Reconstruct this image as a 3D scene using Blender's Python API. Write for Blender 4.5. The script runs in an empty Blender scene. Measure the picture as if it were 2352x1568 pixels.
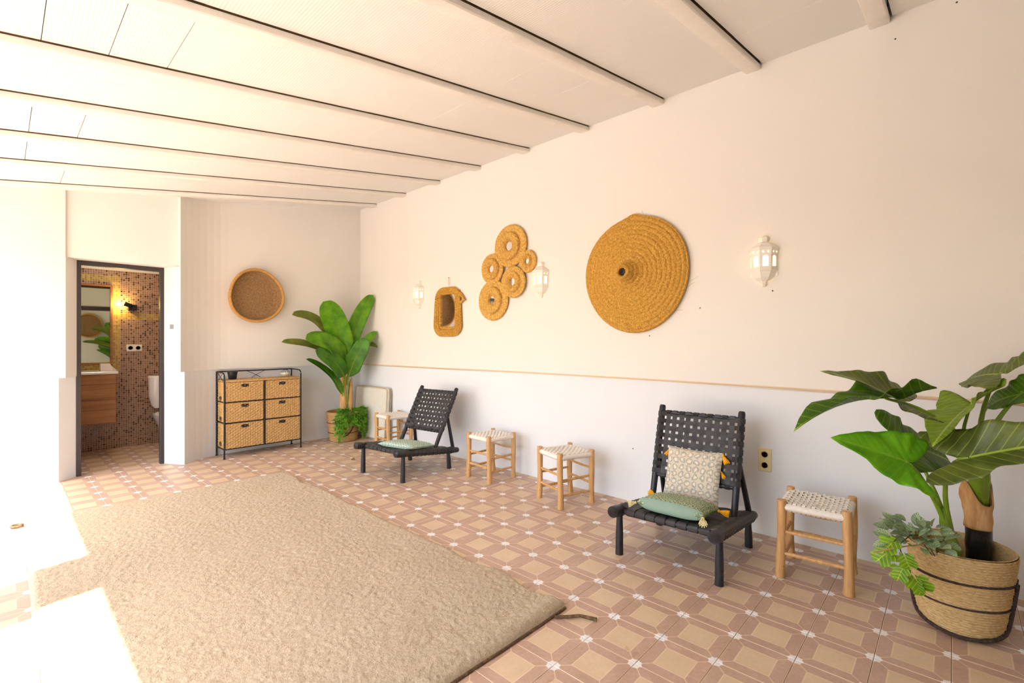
import bpy, math, random
import numpy as np
from mathutils import Vector, Matrix

rnd = random.Random(7)
nrg = np.random.default_rng(7)
SC = bpy.context.scene
COL = SC.collection
PI = math.pi

# ---------------------------------------------------------------- camera, sky, sun, exposure
cam_d = bpy.data.cameras.new('camera')
cam_d.sensor_width = 36.0
cam_d.lens = 16.73
cam_d.clip_start = 0.05
cam = bpy.data.objects.new('camera', cam_d)
COL.objects.link(cam)
cam.location = (0, 0, 1.3)
cam.rotation_euler = (math.radians(90), 0, math.radians(-47.1))
SC.camera = cam

SUN_DIR = Vector((1.0, 0.226, -1.526)).normalized()
world = bpy.data.worlds.new('sky')
SC.world = world
world.use_nodes = True
wn = world.node_tree
wn.nodes.clear()
w_out = wn.nodes.new('ShaderNodeOutputWorld')
w_bg = wn.nodes.new('ShaderNodeBackground')
w_sky = wn.nodes.new('ShaderNodeTexSky')
w_sky.sky_type = 'NISHITA'
w_sky.sun_disc = False
w_sky.sun_elevation = math.radians(56)
w_sky.sun_rotation = math.radians(258)
w_sky.dust_density = 2.5
w_hs = wn.nodes.new('ShaderNodeHueSaturation')
w_hs.inputs['Saturation'].default_value = 0.85
wn.links.new(w_sky.outputs[0], w_hs.inputs['Color'])
wn.links.new(w_hs.outputs[0], w_bg.inputs['Color'])
w_bg.inputs['Strength'].default_value = 0.55
wn.links.new(w_bg.outputs[0], w_out.inputs[0])

sun_d = bpy.data.lights.new('sun', 'SUN')
sun_d.energy = 11.0
sun_d.angle = math.radians(0.6)
sun_d.color = (1.0, 0.985, 0.96)
sun = bpy.data.objects.new('sun', sun_d)
COL.objects.link(sun)
sun.location = (-6, -1, 9)
sun.rotation_euler = SUN_DIR.to_track_quat('-Z', 'Y').to_euler()

SC.view_settings.view_transform = 'Standard'
SC.view_settings.look = 'None'
SC.view_settings.exposure = 0.82
SC.view_settings.gamma = 1.0
SC.view_settings.use_curve_mapping = False

# ---------------------------------------------------------------- node helpers
def s2l(c):
    return tuple((v / 12.92 if v <= 0.04045 else ((v + 0.055) / 1.055) ** 2.4) for v in c)

def rgb(r, g, b):
    return s2l((r / 255, g / 255, b / 255)) + (1.0,)

class NT:
    def __init__(self, name):
        self.m = bpy.data.materials.new(name)
        self.m.use_nodes = True
        self.t = self.m.node_tree
        self.t.nodes.clear()
        self.out = self.t.nodes.new('ShaderNodeOutputMaterial')
        self.b = self.t.nodes.new('ShaderNodeBsdfPrincipled')
        self.t.links.new(self.b.outputs[0], self.out.inputs['Surface'])
    def set(self, sock, v):
        if isinstance(v, bpy.types.NodeSocket):
            self.t.links.new(v, sock)
        else:
            sock.default_value = v
    def inp(self, **k):
        for a, v in k.items():
            self.set(self.b.inputs[a.replace('_', ' ')], v)
        return self
    def math(self, op, a, b=None, c=None):
        n = self.t.nodes.new('ShaderNodeMath')
        n.operation = op
        for i, v in enumerate((a, b, c)):
            if v is not None:
                self.set(n.inputs[i], v)
        return n.outputs[0]
    def mix(self, f, a, b, mode='MIX'):
        n = self.t.nodes.new('ShaderNodeMix')
        n.data_type = 'RGBA'
        n.blend_type = mode
        self.set(n.inputs[0], f); self.set(n.inputs[6], a); self.set(n.inputs[7], b)
        return n.outputs[2]
    def coord(self, which='Object'):
        n = self.t.nodes.new('ShaderNodeTexCoord')
        return n.outputs[which]
    def pos(self):
        return self.t.nodes.new('ShaderNodeNewGeometry').outputs['Position']
    def sep(self, v):
        n = self.t.nodes.new('ShaderNodeSeparateXYZ')
        self.set(n.inputs[0], v)
        return n.outputs
    def mapping(self, v, scale=(1, 1, 1), rot=(0, 0, 0)):
        n = self.t.nodes.new('ShaderNodeMapping')
        self.set(n.inputs[0], v)
        n.inputs['Scale'].default_value = scale
        n.inputs['Rotation'].default_value = rot
        return n.outputs[0]
    def noise(self, v, scale, detail=3, rough=0.55, dist=0.0):
        n = self.t.nodes.new('ShaderNodeTexNoise')
        self.set(n.inputs['Vector'], v)
        n.inputs['Scale'].default_value = scale
        n.inputs['Detail'].default_value = detail
        n.inputs['Roughness'].default_value = rough
        n.inputs['Distortion'].default_value = dist
        return n.outputs['Fac']
    def ramp(self, f, stops):
        n = self.t.nodes.new('ShaderNodeValToRGB')
        self.set(n.inputs[0], f)
        e = n.color_ramp.elements
        e[0].position, e[0].color = stops[0]
        e[1].position, e[1].color = stops[-1]
        for p, c in stops[1:-1]:
            x = e.new(p); x.color = c
        return n.outputs[0]
    def bump(self, h, strength=0.3, dist=0.01):
        n = self.t.nodes.new('ShaderNodeBump')
        n.inputs['Strength'].default_value = strength
        n.inputs['Distance'].default_value = dist
        self.set(n.inputs['Height'], h)
        self.t.links.new(n.outputs[0], self.b.inputs['Normal'])
    def objrand(self):
        return self.t.nodes.new('ShaderNodeObjectInfo').outputs['Random']

def simple(name, col, rough=0.6, metal=0.0, bump=None, var=0.0, scale=20, spec=0.5):
    n = NT(name)
    c = col
    v = n.coord('Object')
    if var:
        f = n.noise(v, scale, 4)
        d = tuple(max(0, x * (1 - var)) for x in col[:3]) + (1,)
        l = tuple(min(1, x * (1 + var)) for x in col[:3]) + (1,)
        c = n.ramp(f, [(0.3, d), (0.7, l)])
    n.inp(Base_Color=c, Roughness=rough, Metallic=metal)
    n.b.inputs['Specular IOR Level'].default_value = spec
    if bump:
        n.bump(n.noise(v, bump[0], 5), bump[1], bump[2])
    return n.m

M = {}
def plaster(name, col, warm):
    n = NT(name)
    p = n.pos()
    big = n.noise(p, 0.9, 3)
    c = n.mix(n.math('MULTIPLY', big, 0.35), col, warm)
    n.inp(Base_Color=c, Roughness=0.85)
    n.b.inputs['Specular IOR Level'].default_value = 0.25
    h = n.math('ADD', n.math('MULTIPLY', n.noise(p, 2.6, 2), 1.0), n.math('MULTIPLY', n.noise(p, 45, 4), 0.06))
    n.bump(h, 0.30, 0.03)
    return n.m
M['wall_up'] = plaster('wall paint warm white', rgb(234, 229, 221), rgb(230, 223, 213))
M['wall_low'] = plaster('wall paint white', rgb(230, 231, 233), rgb(227, 228, 230))
M['trim'] = simple('cream trim', rgb(226, 200, 168), 0.7, var=0.03, scale=6)
M['beam'] = simple('painted beam', rgb(236, 230, 221), 0.75, bump=(60, 0.4, 0.004), var=0.03, scale=10)
M['gap_shade'] = simple('beam gap shade', rgb(124, 94, 60), 0.9, var=0.2, scale=8)  # brown for the shaded line in the gap above each beam
M['slab_shade'] = simple('ceiling slab shade', rgb(44, 31, 20), 0.9, var=0.1)  # slab coloured dark so the panel gaps look like deep shade

n = NT('ceiling panel')
p = n.pos(); x, y, z = n.sep(p)
rib = n.math('ABSOLUTE', n.math('SINE', n.math('MULTIPLY', x, PI / 0.0150)))
nz = n.noise(n.mapping(p, (30, 6, 30)), 3.0, 4)
n.inp(Base_Color=n.mix(n.math('MULTIPLY', n.noise(p, 3, 3), 0.4), rgb(236, 233, 228), rgb(231, 226, 219)), Roughness=0.8)
n.bump(n.math('ADD', rib, n.math('MULTIPLY', nz, 0.7)), 0.16, 0.004)
M['panel'] = n.m

# floor tile print: white flower at every tile corner, beige square in the middle, terracotta bands
TP, TX0, TY0 = 0.2342, 2.2145, 0.2425
def tile_mat(name):
    n = NT(name)
    p = n.pos(); x, y, z = n.sep(p)
    a = n.math('PINGPONG', n.math('DIVIDE', n.math('SUBTRACT', x, TX0), TP), 0.5)
    b = n.math('PINGPONG', n.math('DIVIDE', n.math('SUBTRACT', y, TY0), TP), 0.5)
    mn = n.math('MINIMUM', a, b)
    sq = n.math('GREATER_THAN', mn, 0.222)
    l1 = n.math('LESS_THAN', n.math('ABSOLUTE', n.math('SUBTRACT', mn, 0.222)), 0.010)
    l2 = n.math('LESS_THAN', mn, 0.014)
    l3 = n.math('MULTIPLY', n.math('LESS_THAN', n.math('ABSOLUTE', n.math('SUBTRACT', a, b)), 0.013), n.math('LESS_THAN', mn, 0.222))
    line = n.math('MAXIMUM', l1, n.math('MAXIMUM', l2, l3))
    r = n.math('SQRT', n.math('ADD', n.math('MULTIPLY', a, a), n.math('MULTIPLY', b, b)))
    ph = n.math('ARCTAN2', b, a)
    dotr = n.math('ADD', 0.118, n.math('MULTIPLY', n.math('COSINE', n.math('MULTIPLY', ph, 8.0)), 0.010))
    dot = n.math('LESS_THAN', r, dotr)
    n1 = n.noise(p, 9, 5); n2 = n.noise(p, 60, 4); n3 = n.noise(p, 2.3, 3)
    beige = n.ramp(n.math('ADD', n.math('MULTIPLY', n1, 0.6), n.math('MULTIPLY', n2, 0.4)), [(0.3, rgb(208, 182, 148)), (0.7, rgb(222, 200, 168))])
    terra = n.ramp(n.math('ADD', n.math('MULTIPLY', n1, 0.5), n.math('MULTIPLY', n2, 0.5)), [(0.3, rgb(180, 148, 128)), (0.55, rgb(194, 163, 143)), (0.72, rgb(208, 180, 160))])
    c = n.mix(sq, terra, beige)
    c = n.mix(n.math('MULTIPLY', line, 0.75), c, rgb(232, 208, 176))
    white = n.ramp(n2, [(0.3, rgb(232, 226, 220)), (0.7, rgb(247, 244, 242))])
    c = n.mix(dot, c, white)
    stain = n.math('MULTIPLY', n.math('GREATER_THAN', n.noise(p, 6.5, 4, 0.6), 0.70), 0.25)
    c = n.mix(stain, c, rgb(150, 105, 60))
    n.inp(Base_Color=c, Roughness=n.math('ADD', 0.32, n.math('MULTIPLY', n3, 0.22)))
    n.bump(n.math('ADD', n.math('MULTIPLY', n2, 0.4), n.math('MULTIPLY', line, -0.5)), 0.12, 0.002)
    return n.m
M['tile'] = tile_mat('printed floor tile')
M['grout'] = simple('grout', rgb(190, 158, 124), 0.9, var=0.08)

def mosaic_mat():
    n = NT('brown glass mosaic')
    p = n.pos(); x, y, z = n.sep(p)
    g = 0.0235
    u = n.math('ADD', x, n.math('MULTIPLY', y, 1.0))
    fu = n.math('DIVIDE', u, g); fz = n.math('DIVIDE', z, g)
    cu = n.math('FLOOR', fu); cz = n.math('FLOOR', fz)
    cmb = n.t.nodes.new('ShaderNodeCombineXYZ')
    n.set(cmb.inputs[0], cu); n.set(cmb.inputs[1], cz)
    wn_ = n.t.nodes.new('ShaderNodeTexWhiteNoise'); wn_.noise_dimensions = '2D'
    n.set(wn_.inputs['Vector'], cmb.outputs[0])
    v = wn_.outputs['Value']
    tone = n.ramp(v, [(0.0, rgb(62, 36, 28)), (0.16, rgb(84, 52, 40)), (0.2, rgb(132, 100, 86)), (0.75, rgb(164, 130, 114)), (1.0, rgb(122, 88, 74))])
    gold = n.ramp(v, [(0.0, rgb(150, 122, 50)), (1.0, rgb(205, 178, 92))])
    # gold border: horizontal row plus a frame around the mirror
    h1 = n.math('MULTIPLY', n.math('COMPARE', z, 1.612, 0.042), n.math('GREATER_THAN', x, 1.0))
    v1 = n.math('MULTIPLY', n.math('COMPARE', x, 0.965, 0.042), n.math('COMPARE', z, 1.52, 0.58))
    h2 = n.math('MULTIPLY', n.math('COMPARE', z, 2.06, 0.042), n.math('LESS_THAN', x, 1.0))
    h3 = n.math('MULTIPLY', n.math('COMPARE', z, 0.98, 0.042), n.math('LESS_THAN', x, 1.0))
    isg = n.math('MAXIMUM', n.math('MAXIMUM', h1, v1), n.math('MAXIMUM', h2, h3))
    c = n.mix(isg, tone, gold)
    du = n.math('PINGPONG', fu, 0.5); dz = n.math('PINGPONG', fz, 0.5)
    joint = n.math('LESS_THAN', n.math('MINIMUM', du, dz), 0.085)
    c = n.mix(joint, c, rgb(205, 172, 140))
    n.inp(Base_Color=c, Roughness=n.math('ADD', 0.15, n.math('MULTIPLY', joint, 0.6)))
    n.bump(n.math('MULTIPLY', joint, -1.0), 0.5, 0.002)
    return n.m
M['mosaic'] = mosaic_mat()

def wood_mat(name, c1, c2, axis=2, rough=0.55, sc=14):
    n = NT(name)
    v = n.coord('Object')
    s = [1, 1, 1]; s[axis] = 0.08
    f = n.noise(n.mapping(v, tuple(s)), sc * 4, 6, 0.6, 0.4)
    f2 = n.noise(v, 5, 3)
    k = n.noise(v, 38, 2)
    c = n.mix(n.math('MULTIPLY', f2, 0.5), n.ramp(f, [(0.3, c1), (0.7, c2)]), c1)
    c = n.mix(n.math('MULTIPLY', n.math('GREATER_THAN', k, 0.74), 0.5), c, rgb(110, 70, 35))
    n.inp(Base_Color=c, Roughness=rough)
    n.bump(f, 0.25, 0.003)
    return n.m
M['stool_wood'] = wood_mat('peeled stool wood', rgb(188, 138, 82), rgb(226, 182, 124))
M['vanity_wood'] = wood_mat('oak veneer', rgb(140, 88, 48), rgb(188, 132, 80), 0, 0.5, 6)
M['black_wood'] = simple('black lacquered wood', rgb(34, 35, 40), 0.42, bump=(40, 0.2, 0.003), var=0.25, scale=12)
M['strap'] = simple('black leather strap', rgb(50, 48, 48), 0.55, bump=(140, 0.25, 0.002), var=0.25, scale=18)
M['iron'] = simple('black iron', rgb(34, 30, 28), 0.5, 0.3, var=0.2)
M['frame_metal'] = simple('dark door frame paint', rgb(62, 56, 56), 0.45, 0.1, var=0.06)
M['cord'] = simple('white cotton cord', rgb(238, 230, 218), 0.9, bump=(220, 0.5, 0.003), var=0.05, scale=60)
M['white_plastic'] = simple('white plastic', rgb(238, 234, 226), 0.35)
M['cream_plastic'] = simple('cream plastic', rgb(232, 214, 160), 0.4)
M['grey_plastic'] = simple('grey switch rocker', rgb(140, 140, 144), 0.4)
M['dark_hole'] = simple('dark contacts', rgb(60, 56, 50), 0.6)
M['ceramic'] = simple('white ceramic', rgb(244, 242, 238), 0.12, var=0.01)
M['lantern'] = simple('white glazed lantern', rgb(246, 240, 228), 0.4, bump=(30, 0.1, 0.003))
M['black_pot'] = simple('black plastic pot', rgb(28, 28, 30), 0.4)
M['soil'] = simple('potting soil', rgb(70, 50, 34), 0.95, bump=(60, 0.8, 0.01), var=0.4, scale=50)
M['black_wrap'] = simple('black stretch wrap', rgb(22, 22, 26), 0.3, bump=(24, 0.5, 0.008))
M['terrace'] = simple('sunlit terrace paving', rgb(196, 184, 172), 0.9, var=0.06, scale=2)

def mirror_mat(name, c):
    n = NT(name)
    n.inp(Base_Color=c, Roughness=0.015, Metallic=1.0)
    return n.m
M['mirror'] = mirror_mat('mirror glass', (0.80, 0.80, 0.78, 1))
M['mirror_g'] = mirror_mat('greenish mirror glass', (0.66, 0.70, 0.56, 1))

def emit(name, c, s):
    n = NT(name)
    n.inp(Base_Color=c, Roughness=0.5)
    n.b.inputs['Emission Color'].default_value = c
    n.b.inputs['Emission Strength'].default_value = s
    return n.m
M['bulb'] = emit('warm bulb', rgb(255, 214, 130), 14.0)
M['pane'] = emit('glowing lantern pane', rgb(255, 236, 170), 1.1)
M['spot'] = emit('spot lamp face', rgb(255, 190, 80), 60.0)
M['added_lamp'] = emit('added lamp disc', rgb(255, 246, 234), 17.0)  # glow of the lamp added in the bathroom

def fibre(name, c1, c2, c3, sc=70, stretch=(1, 1, 4), bumpd=0.004, bs=0.5, fleck=0.0):
    n = NT(name)
    v = n.coord('Object')
    f = n.noise(n.mapping(v, stretch), sc, 5, 0.65)
    g = n.noise(v, 9, 3)
    c = n.ramp(f, [(0.28, c1), (0.5, c2), (0.72, c3)])
    c = n.mix(n.math('MULTIPLY', g, 0.35), c, c2)
    if fleck:
        k = n.math('GREATER_THAN', n.noise(v, sc * 1.7, 3), 0.66)
        c = n.mix(n.math('MULTIPLY', k, fleck), c, c1)
    n.inp(Base_Color=c, Roughness=0.85)
    n.b.inputs['Specular IOR Level'].default_value = 0.2
    n.bump(f, bs, bumpd)
    return n.m
M['esparto'] = fibre('golden esparto weave', rgb(126, 86, 30), rgb(198, 148, 64), rgb(232, 190, 102), 90, (1, 1, 1), fleck=0.45)
M['rattan'] = fibre('golden rattan wrap', rgb(148, 106, 48), rgb(212, 166, 86), rgb(236, 196, 118), 60, (1, 1, 1))
M['bowl_in'] = fibre('brown coiled bowl', rgb(108, 80, 50), rgb(152, 118, 80), rgb(174, 140, 100), 60, (1, 1, 1))
M['bowl_rim'] = fibre('tan bowl rim', rgb(168, 118, 60), rgb(200, 150, 84), rgb(214, 168, 104), 60, (1, 1, 1))
M['seagrass'] = fibre('seagrass rope', rgb(150, 116, 70), rgb(206, 174, 120), rgb(230, 206, 160), 55, (1, 1, 5), fleck=0.35)
M['hyacinth'] = fibre('woven water hyacinth', rgb(104, 70, 36), rgb(202, 160, 102), rgb(234, 202, 148), 60, (1, 1, 3), fleck=0.2)
M['jute_pot'] = fibre('tan basket weave', rgb(140, 100, 58), rgb(192, 150, 98), rgb(214, 178, 126), 60, (1, 1, 5))
M['dark_braid'] = fibre('dark brown braid', rgb(44, 34, 30), rgb(70, 56, 50), rgb(96, 80, 72), 80, (1, 1, 1))
M['bark'] = fibre('tan trunk bark', rgb(150, 104, 60), rgb(206, 160, 106), rgb(228, 190, 140), 22, (1, 1, 0.15))
M['board_cloth'] = simple('cream upholstery', rgb(226, 220, 204), 0.9, bump=(200, 0.2, 0.002), var=0.04)
M['piping'] = simple('tan piping', rgb(206, 184, 142), 0.85)
M['yellow'] = simple('yellow tassel', rgb(238, 170, 20), 0.9, var=0.15, scale=80)
M['ivory'] = simple('ivory tassel', rgb(226, 214, 160), 0.9, var=0.2, scale=80)
M['dry_leaf'] = simple('dry leaf', rgb(150, 104, 30), 0.8, var=0.3)
M['glass_decor'] = simple('pale wire and glass decor', rgb(214, 210, 190), 0.3, var=0.1)

n = NT('jute rug pile')
v = n.coord('Object')
f = n.noise(n.mapping(v, (1.6, 1, 1)), 105, 6, 0.75)
g = n.noise(v, 1.6, 3); h = n.noise(n.mapping(v, (2, 0.5, 1)), 14, 4)
c = n.ramp(f, [(0.30, rgb(124, 98, 70)), (0.42, rgb(198, 178, 148)), (0.55, rgb(218, 202, 176)), (0.70, rgb(240, 230, 212))])
c = n.mix(n.math('MULTIPLY', g, 0.45), c, rgb(208, 186, 152))
c = n.mix(n.math('MULTIPLY', h, 0.25), c, rgb(222, 206, 180))
k = n.math('GREATER_THAN', n.noise(v, 58, 2), 0.735)
c = n.mix(n.math('MULTIPLY', k, 0.6), c, rgb(96, 66, 40))
n.inp(Base_Color=c, Roughness=0.95)
n.b.inputs['Specular IOR Level'].default_value = 0.1
n.bump(f, 0.85, 0.010)
M['rug'] = n.m
M['rug_edge'] = fibre('rug backing and hem', rgb(70, 52, 38), rgb(104, 80, 58), rgb(150, 122, 92), 60, (1, 1, 1))

def leaf_mat(name, dark, mid, vein, freq=9.0, slant=0.75, vw=0.10, transl=0.25, back=None):
    n = NT(name)
    uv = n.coord('UV'); u, v, _ = n.sep(uv)
    av = n.math('ABSOLUTE', v)
    s = n.math('MULTIPLY', n.math('SUBTRACT', u, n.math('MULTIPLY', av, slant)), freq)
    d = n.math('PINGPONG', s, 0.5)
    line = n.math('LESS_THAN', d, vw)
    ridge = n.math('LESS_THAN', av, 0.016)
    ln = n.math('MAXIMUM', n.math('MULTIPLY', line, 0.55), ridge)
    o = n.coord('Object')
    f = n.noise(o, 9, 4)
    c = n.ramp(f, [(0.3, dark), (0.68, mid)])
    c = n.mix(n.math('MULTIPLY', ln, 0.75), c, vein)
    if back is not None:
        bf = n.t.nodes.new('ShaderNodeNewGeometry').outputs['Backfacing']
        c = n.mix(bf, c, back)
    n.inp(Base_Color=c, Roughness=0.42)
    n.bump(d, 0.35, 0.006)
    tr = n.t.nodes.new('ShaderNodeBsdfTranslucent')
    n.set(tr.inputs[0], c)
    mx = n.t.nodes.new('ShaderNodeMixShader')
    mx.inputs[0].default_value = transl
    n.t.links.new(n.b.outputs[0], mx.inputs[1]); n.t.links.new(tr.outputs[0], mx.inputs[2])
    n.t.links.new(mx.outputs[0], n.out.inputs['Surface'])
    return n.m
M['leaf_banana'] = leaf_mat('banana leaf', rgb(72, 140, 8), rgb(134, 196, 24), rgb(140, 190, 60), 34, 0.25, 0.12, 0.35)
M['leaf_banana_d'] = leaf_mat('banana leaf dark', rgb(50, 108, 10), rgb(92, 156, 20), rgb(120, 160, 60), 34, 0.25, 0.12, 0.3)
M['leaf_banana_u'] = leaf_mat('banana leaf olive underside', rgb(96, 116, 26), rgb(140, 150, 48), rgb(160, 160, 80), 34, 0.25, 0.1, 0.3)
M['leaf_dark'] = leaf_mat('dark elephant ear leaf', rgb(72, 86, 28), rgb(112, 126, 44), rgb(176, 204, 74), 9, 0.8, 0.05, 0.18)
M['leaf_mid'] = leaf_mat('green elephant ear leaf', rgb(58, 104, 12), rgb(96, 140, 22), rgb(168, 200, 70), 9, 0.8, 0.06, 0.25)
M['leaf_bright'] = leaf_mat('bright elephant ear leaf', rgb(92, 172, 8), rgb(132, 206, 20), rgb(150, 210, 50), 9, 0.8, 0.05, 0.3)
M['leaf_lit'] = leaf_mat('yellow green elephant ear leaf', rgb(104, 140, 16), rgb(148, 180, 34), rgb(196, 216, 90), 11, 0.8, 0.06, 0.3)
M['leaf_var'] = leaf_mat('variegated leaf', rgb(94, 130, 86), rgb(176, 200, 148), rgb(226, 232, 194), 7, 0.6, 0.16, 0.2)
M['leaf_lime'] = leaf_mat('lime split leaf', rgb(62, 124, 24), rgb(150, 196, 24), rgb(222, 226, 60), 5, 0.6, 0.12, 0.3)
M['fern'] = leaf_mat('bright fern', rgb(88, 156, 32), rgb(154, 212, 72), rgb(140, 196, 80), 8, 0.5, 0.1, 0.3)
M['stem_green'] = simple('green stem', rgb(116, 146, 30), 0.45, var=0.2, scale=12)
M['stem_dark'] = simple('dark vine', rgb(66, 74, 40), 0.6, var=0.2)
M['twine'] = simple('tan straw', rgb(206, 160, 104), 0.8)

def cloth_mat(name, base, a, b, sc):
    n = NT(name)
    v = n.coord('UV')
    u, w, _ = n.sep(v)
    u = n.math('ADD', u, n.math('MULTIPLY', n.noise(v, sc * 1.3, 2), 0.85 / sc)); w = n.math('ADD', w, n.math('MULTIPLY', n.noise(n.mapping(v, (1, 1, 1), (0, 0, 1.2)), sc * 1.5, 2), 0.85 / sc))
    pu = n.math('PINGPONG', n.math('MULTIPLY', u, sc), 0.5); pv = n.math('PINGPONG', n.math('MULTIPLY', w, sc), 0.5)
    d = n.math('SQRT', n.math('ADD', n.math('MULTIPLY', pu, pu), n.math('MULTIPLY', pv, pv)))
    ring = n.math('LESS_THAN', n.math('ABSOLUTE', n.math('SUBTRACT', d, 0.36)), 0.085)
    core = n.math('LESS_THAN', d, 0.16)
    nz = n.noise(v, sc * 6, 3)
    c = n.mix(n.math('MULTIPLY', ring, n.math('ADD', 0.25, n.math('MULTIPLY', n.noise(v, sc * 1.7, 2), 0.8))), base, a)
    c = n.mix(n.math('MULTIPLY', core, 0.7), c, b)
    c = n.mix(n.math('MULTIPLY', n.math('GREATER_THAN', nz, 0.62), 0.35), c, b)
    n.inp(Base_Color=c, Roughness=0.9)
    n.b.inputs['Specular IOR Level'].default_value = 0.2
    n.bump(n.noise(v, 160, 3), 0.25, 0.002)
    return n.m
M['pillow_beige'] = cloth_mat('beige patterned cotton', rgb(214, 202, 178), rgb(140, 148, 152), rgb(232, 224, 206), 7.5)
M['pillow_green'] = cloth_mat('green patterned cotton', rgb(128, 150, 118), rgb(226, 228, 190), rgb(74, 104, 80), 10)
M['pillow_teal'] = simple('plain seafoam cotton', rgb(140, 166, 148), 0.9, bump=(200, 0.2, 0.002), var=0.04)
M['pillow_dots'] = cloth_mat('teal and sand woven cotton', rgb(150, 184, 172), rgb(234, 228, 204), rgb(120, 130, 100), 11)

# ---------------------------------------------------------------- mesh helpers
class G:
    """collects vertices and faces (optionally uv) for one mesh"""
    def __init__(self):
        self.v = []; self.f = []; self.uv = None
    def add(self, v, f):
        o = len(self.v)
        self.v += [tuple(map(float, q)) for q in v]
        self.f += [tuple(i + o for i in q) for q in f]
        return self
    def box(self, a, b, M4=None):
        x0, y0, z0 = a; x1, y1, z1 = b
        v = [(x0, y0, z0), (x1, y0, z0), (x1, y1, z0), (x0, y1, z0), (x0, y0, z1), (x1, y0, z1), (x1, y1, z1), (x0, y1, z1)]
        if M4 is not None: v = [M4 @ Vector(q) for q in v]
        return self.add(v, [(3, 2, 1, 0), (4, 5, 6, 7), (0, 1, 5, 4), (1, 2, 6, 5), (2, 3, 7, 6), (3, 0, 4, 7)])
    def bbox(self, a, b, r=0.005, M4=None):
        """box with chamfered edges"""
        x0, y0, z0 = a; x1, y1, z1 = b
        v = []; f = []
        def lay(d, z):
            return [(x0 + d, y0 + d, z)], z
        def ring(d, z):
            c = r if d == 0 else 0.0
            e = d
            if c:
                return [(x0 + c, y0, z), (x1 - c, y0, z), (x1, y0 + c, z), (x1, y1 - c, z), (x1 - c, y1, z), (x0 + c, y1, z), (x0, y1 - c, z), (x0, y0 + c, z)]
            return [(x0 + r, y0 + r, z), (x1 - r, y0 + r, z), (x1 - r, y0 + r, z), (x1 - r, y1 - r, z), (x1 - r, y1 - r, z), (x0 + r, y1 - r, z), (x0 + r, y1 - r, z), (x0 + r, y0 + r, z)]
        R0 = [(x0 + r, y0 + r, z0), (x1 - r, y0 + r, z0), (x1 - r, y1 - r, z0), (x0 + r, y1 - r, z0)]
        R3 = [(p[0], p[1], z1) for p in R0]
        R1 = ring(0, z0 + r); R2 = ring(0, z1 - r)
        v = R0 + R1 + R2 + R3
        f = [(3, 2, 1, 0), (20, 21, 22, 23)]
        for i in range(8):
            f.append((4 + i, 4 + (i + 1) % 8, 12 + (i + 1) % 8, 12 + i))
        for i in range(4):
            j = (i + 1) % 4
            f.append((i, j, 4 + 2 * i + 1, 4 + 2 * i)); f.append((j, 4 + (2 * i + 2) % 8, 4 + 2 * i + 1))
            f.append((12 + 2 * i, 12 + 2 * i + 1, 20 + j, 20 + i)); f.append((12 + 2 * i + 1, 12 + (2 * i + 2) % 8, 20 + j))
        if M4 is not None: v = [M4 @ Vector(q) for q in v]
        return self.add(v, f)
    def tube(self, pts, rad, n=10, cap=True, flat=1.0, up=None):
        pts = [Vector(q) for q in pts]
        k = len(pts)
        if not hasattr(rad, '__len__'): rad = [rad] * k
        v = []; f = []
        ref = Vector(up) if up else None
        for i, p in enumerate(pts):
            t = (pts[min(i + 1, k - 1)] - pts[max(i - 1, 0)]).normalized()
            if ref is None:
                ref = Vector((0, 0, 1)) if abs(t.z) < 0.9 else Vector((1, 0, 0))
            s = t.cross(ref)
            if s.length < 1e-5: s = t.orthogonal()
            s.normalize(); q = s.cross(t).normalized()
            if up is None: ref = q
            for j in range(n):
                a = 2 * PI * j / n
                v.append(p + rad[i] * (math.cos(a) * s + flat * math.sin(a) * q))
        for i in range(k - 1):
            for j in range(n):
                f.append((i * n + j, i * n + (j + 1) % n, (i + 1) * n + (j + 1) % n, (i + 1) * n + j))
        if cap:
            f.append(tuple(reversed(range(n)))); f.append(tuple((k - 1) * n + j for j in range(n)))
        return self.add(v, f)
    def ribbon(self, pts, nrm, w, th):
        """flat strap: pts centre line, nrm normals, width w, thickness th"""
        pts = [Vector(q) for q in pts]; k = len(pts); v = []; f = []
        for i, p in enumerate(pts):
            t = (pts[min(i + 1, k - 1)] - pts[max(i - 1, 0)]).normalized()
            nn = Vector(nrm[i]); s = t.cross(nn).normalized(); q = s.cross(t).normalized()
            for a, b in ((-1, -1), (1, -1), (1, 1), (-1, 1)):
                v.append(p + s * (a * w / 2) + q * (b * th / 2))
        for i in range(k - 1):
            for j in range(4):
                f.append((i * 4 + j, i * 4 + (j + 1) % 4, i * 4 + 4 + (j + 1) % 4, i * 4 + 4 + j))
        f.append((3, 2, 1, 0)); f.append(tuple((k - 1) * 4 + j for j in range(4)))
        return self.add(v, f)
    def lathe(self, prof, n=48, c=(0, 0, 0), M4=None, rmod=None, close=False):
        v = []; f = []; k = len(prof)
        for i, (r, z) in enumerate(prof):
            for j in range(n):
                a = 2 * PI * j / n
                m = rmod(a, i / (k - 1)) if rmod else 1.0
                q = Vector((c[0] + r * m * math.cos(a), c[1] + r * m * math.sin(a), c[2] + z))
                v.append(M4 @ q if M4 is not None else q)
        for i in range(k - 1):
            for j in range(n):
                f.append((i * n + j, i * n + (j + 1) % n, (i + 1) * n + (j + 1) % n, (i + 1) * n + j))
        if close:
            for j in range(n):
                f.append(((k - 1) * n + j, (k - 1) * n + (j + 1) % n, (j + 1) % n, j))
        else:
            if prof[0][0] > 1e-4 and prof[0][0] < 1e3: f.append(tuple(reversed(range(n))))
            flat = prof[0][0] < 1e-3 and (len(prof) == 2 or abs(prof[-1][1] - prof[0][1]) < 1e-6)
            if prof[-1][0] > 1e-4 and not flat: f.append(tuple((k - 1) * n + j for j in range(n)))
        return self.add(v, f)
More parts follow.
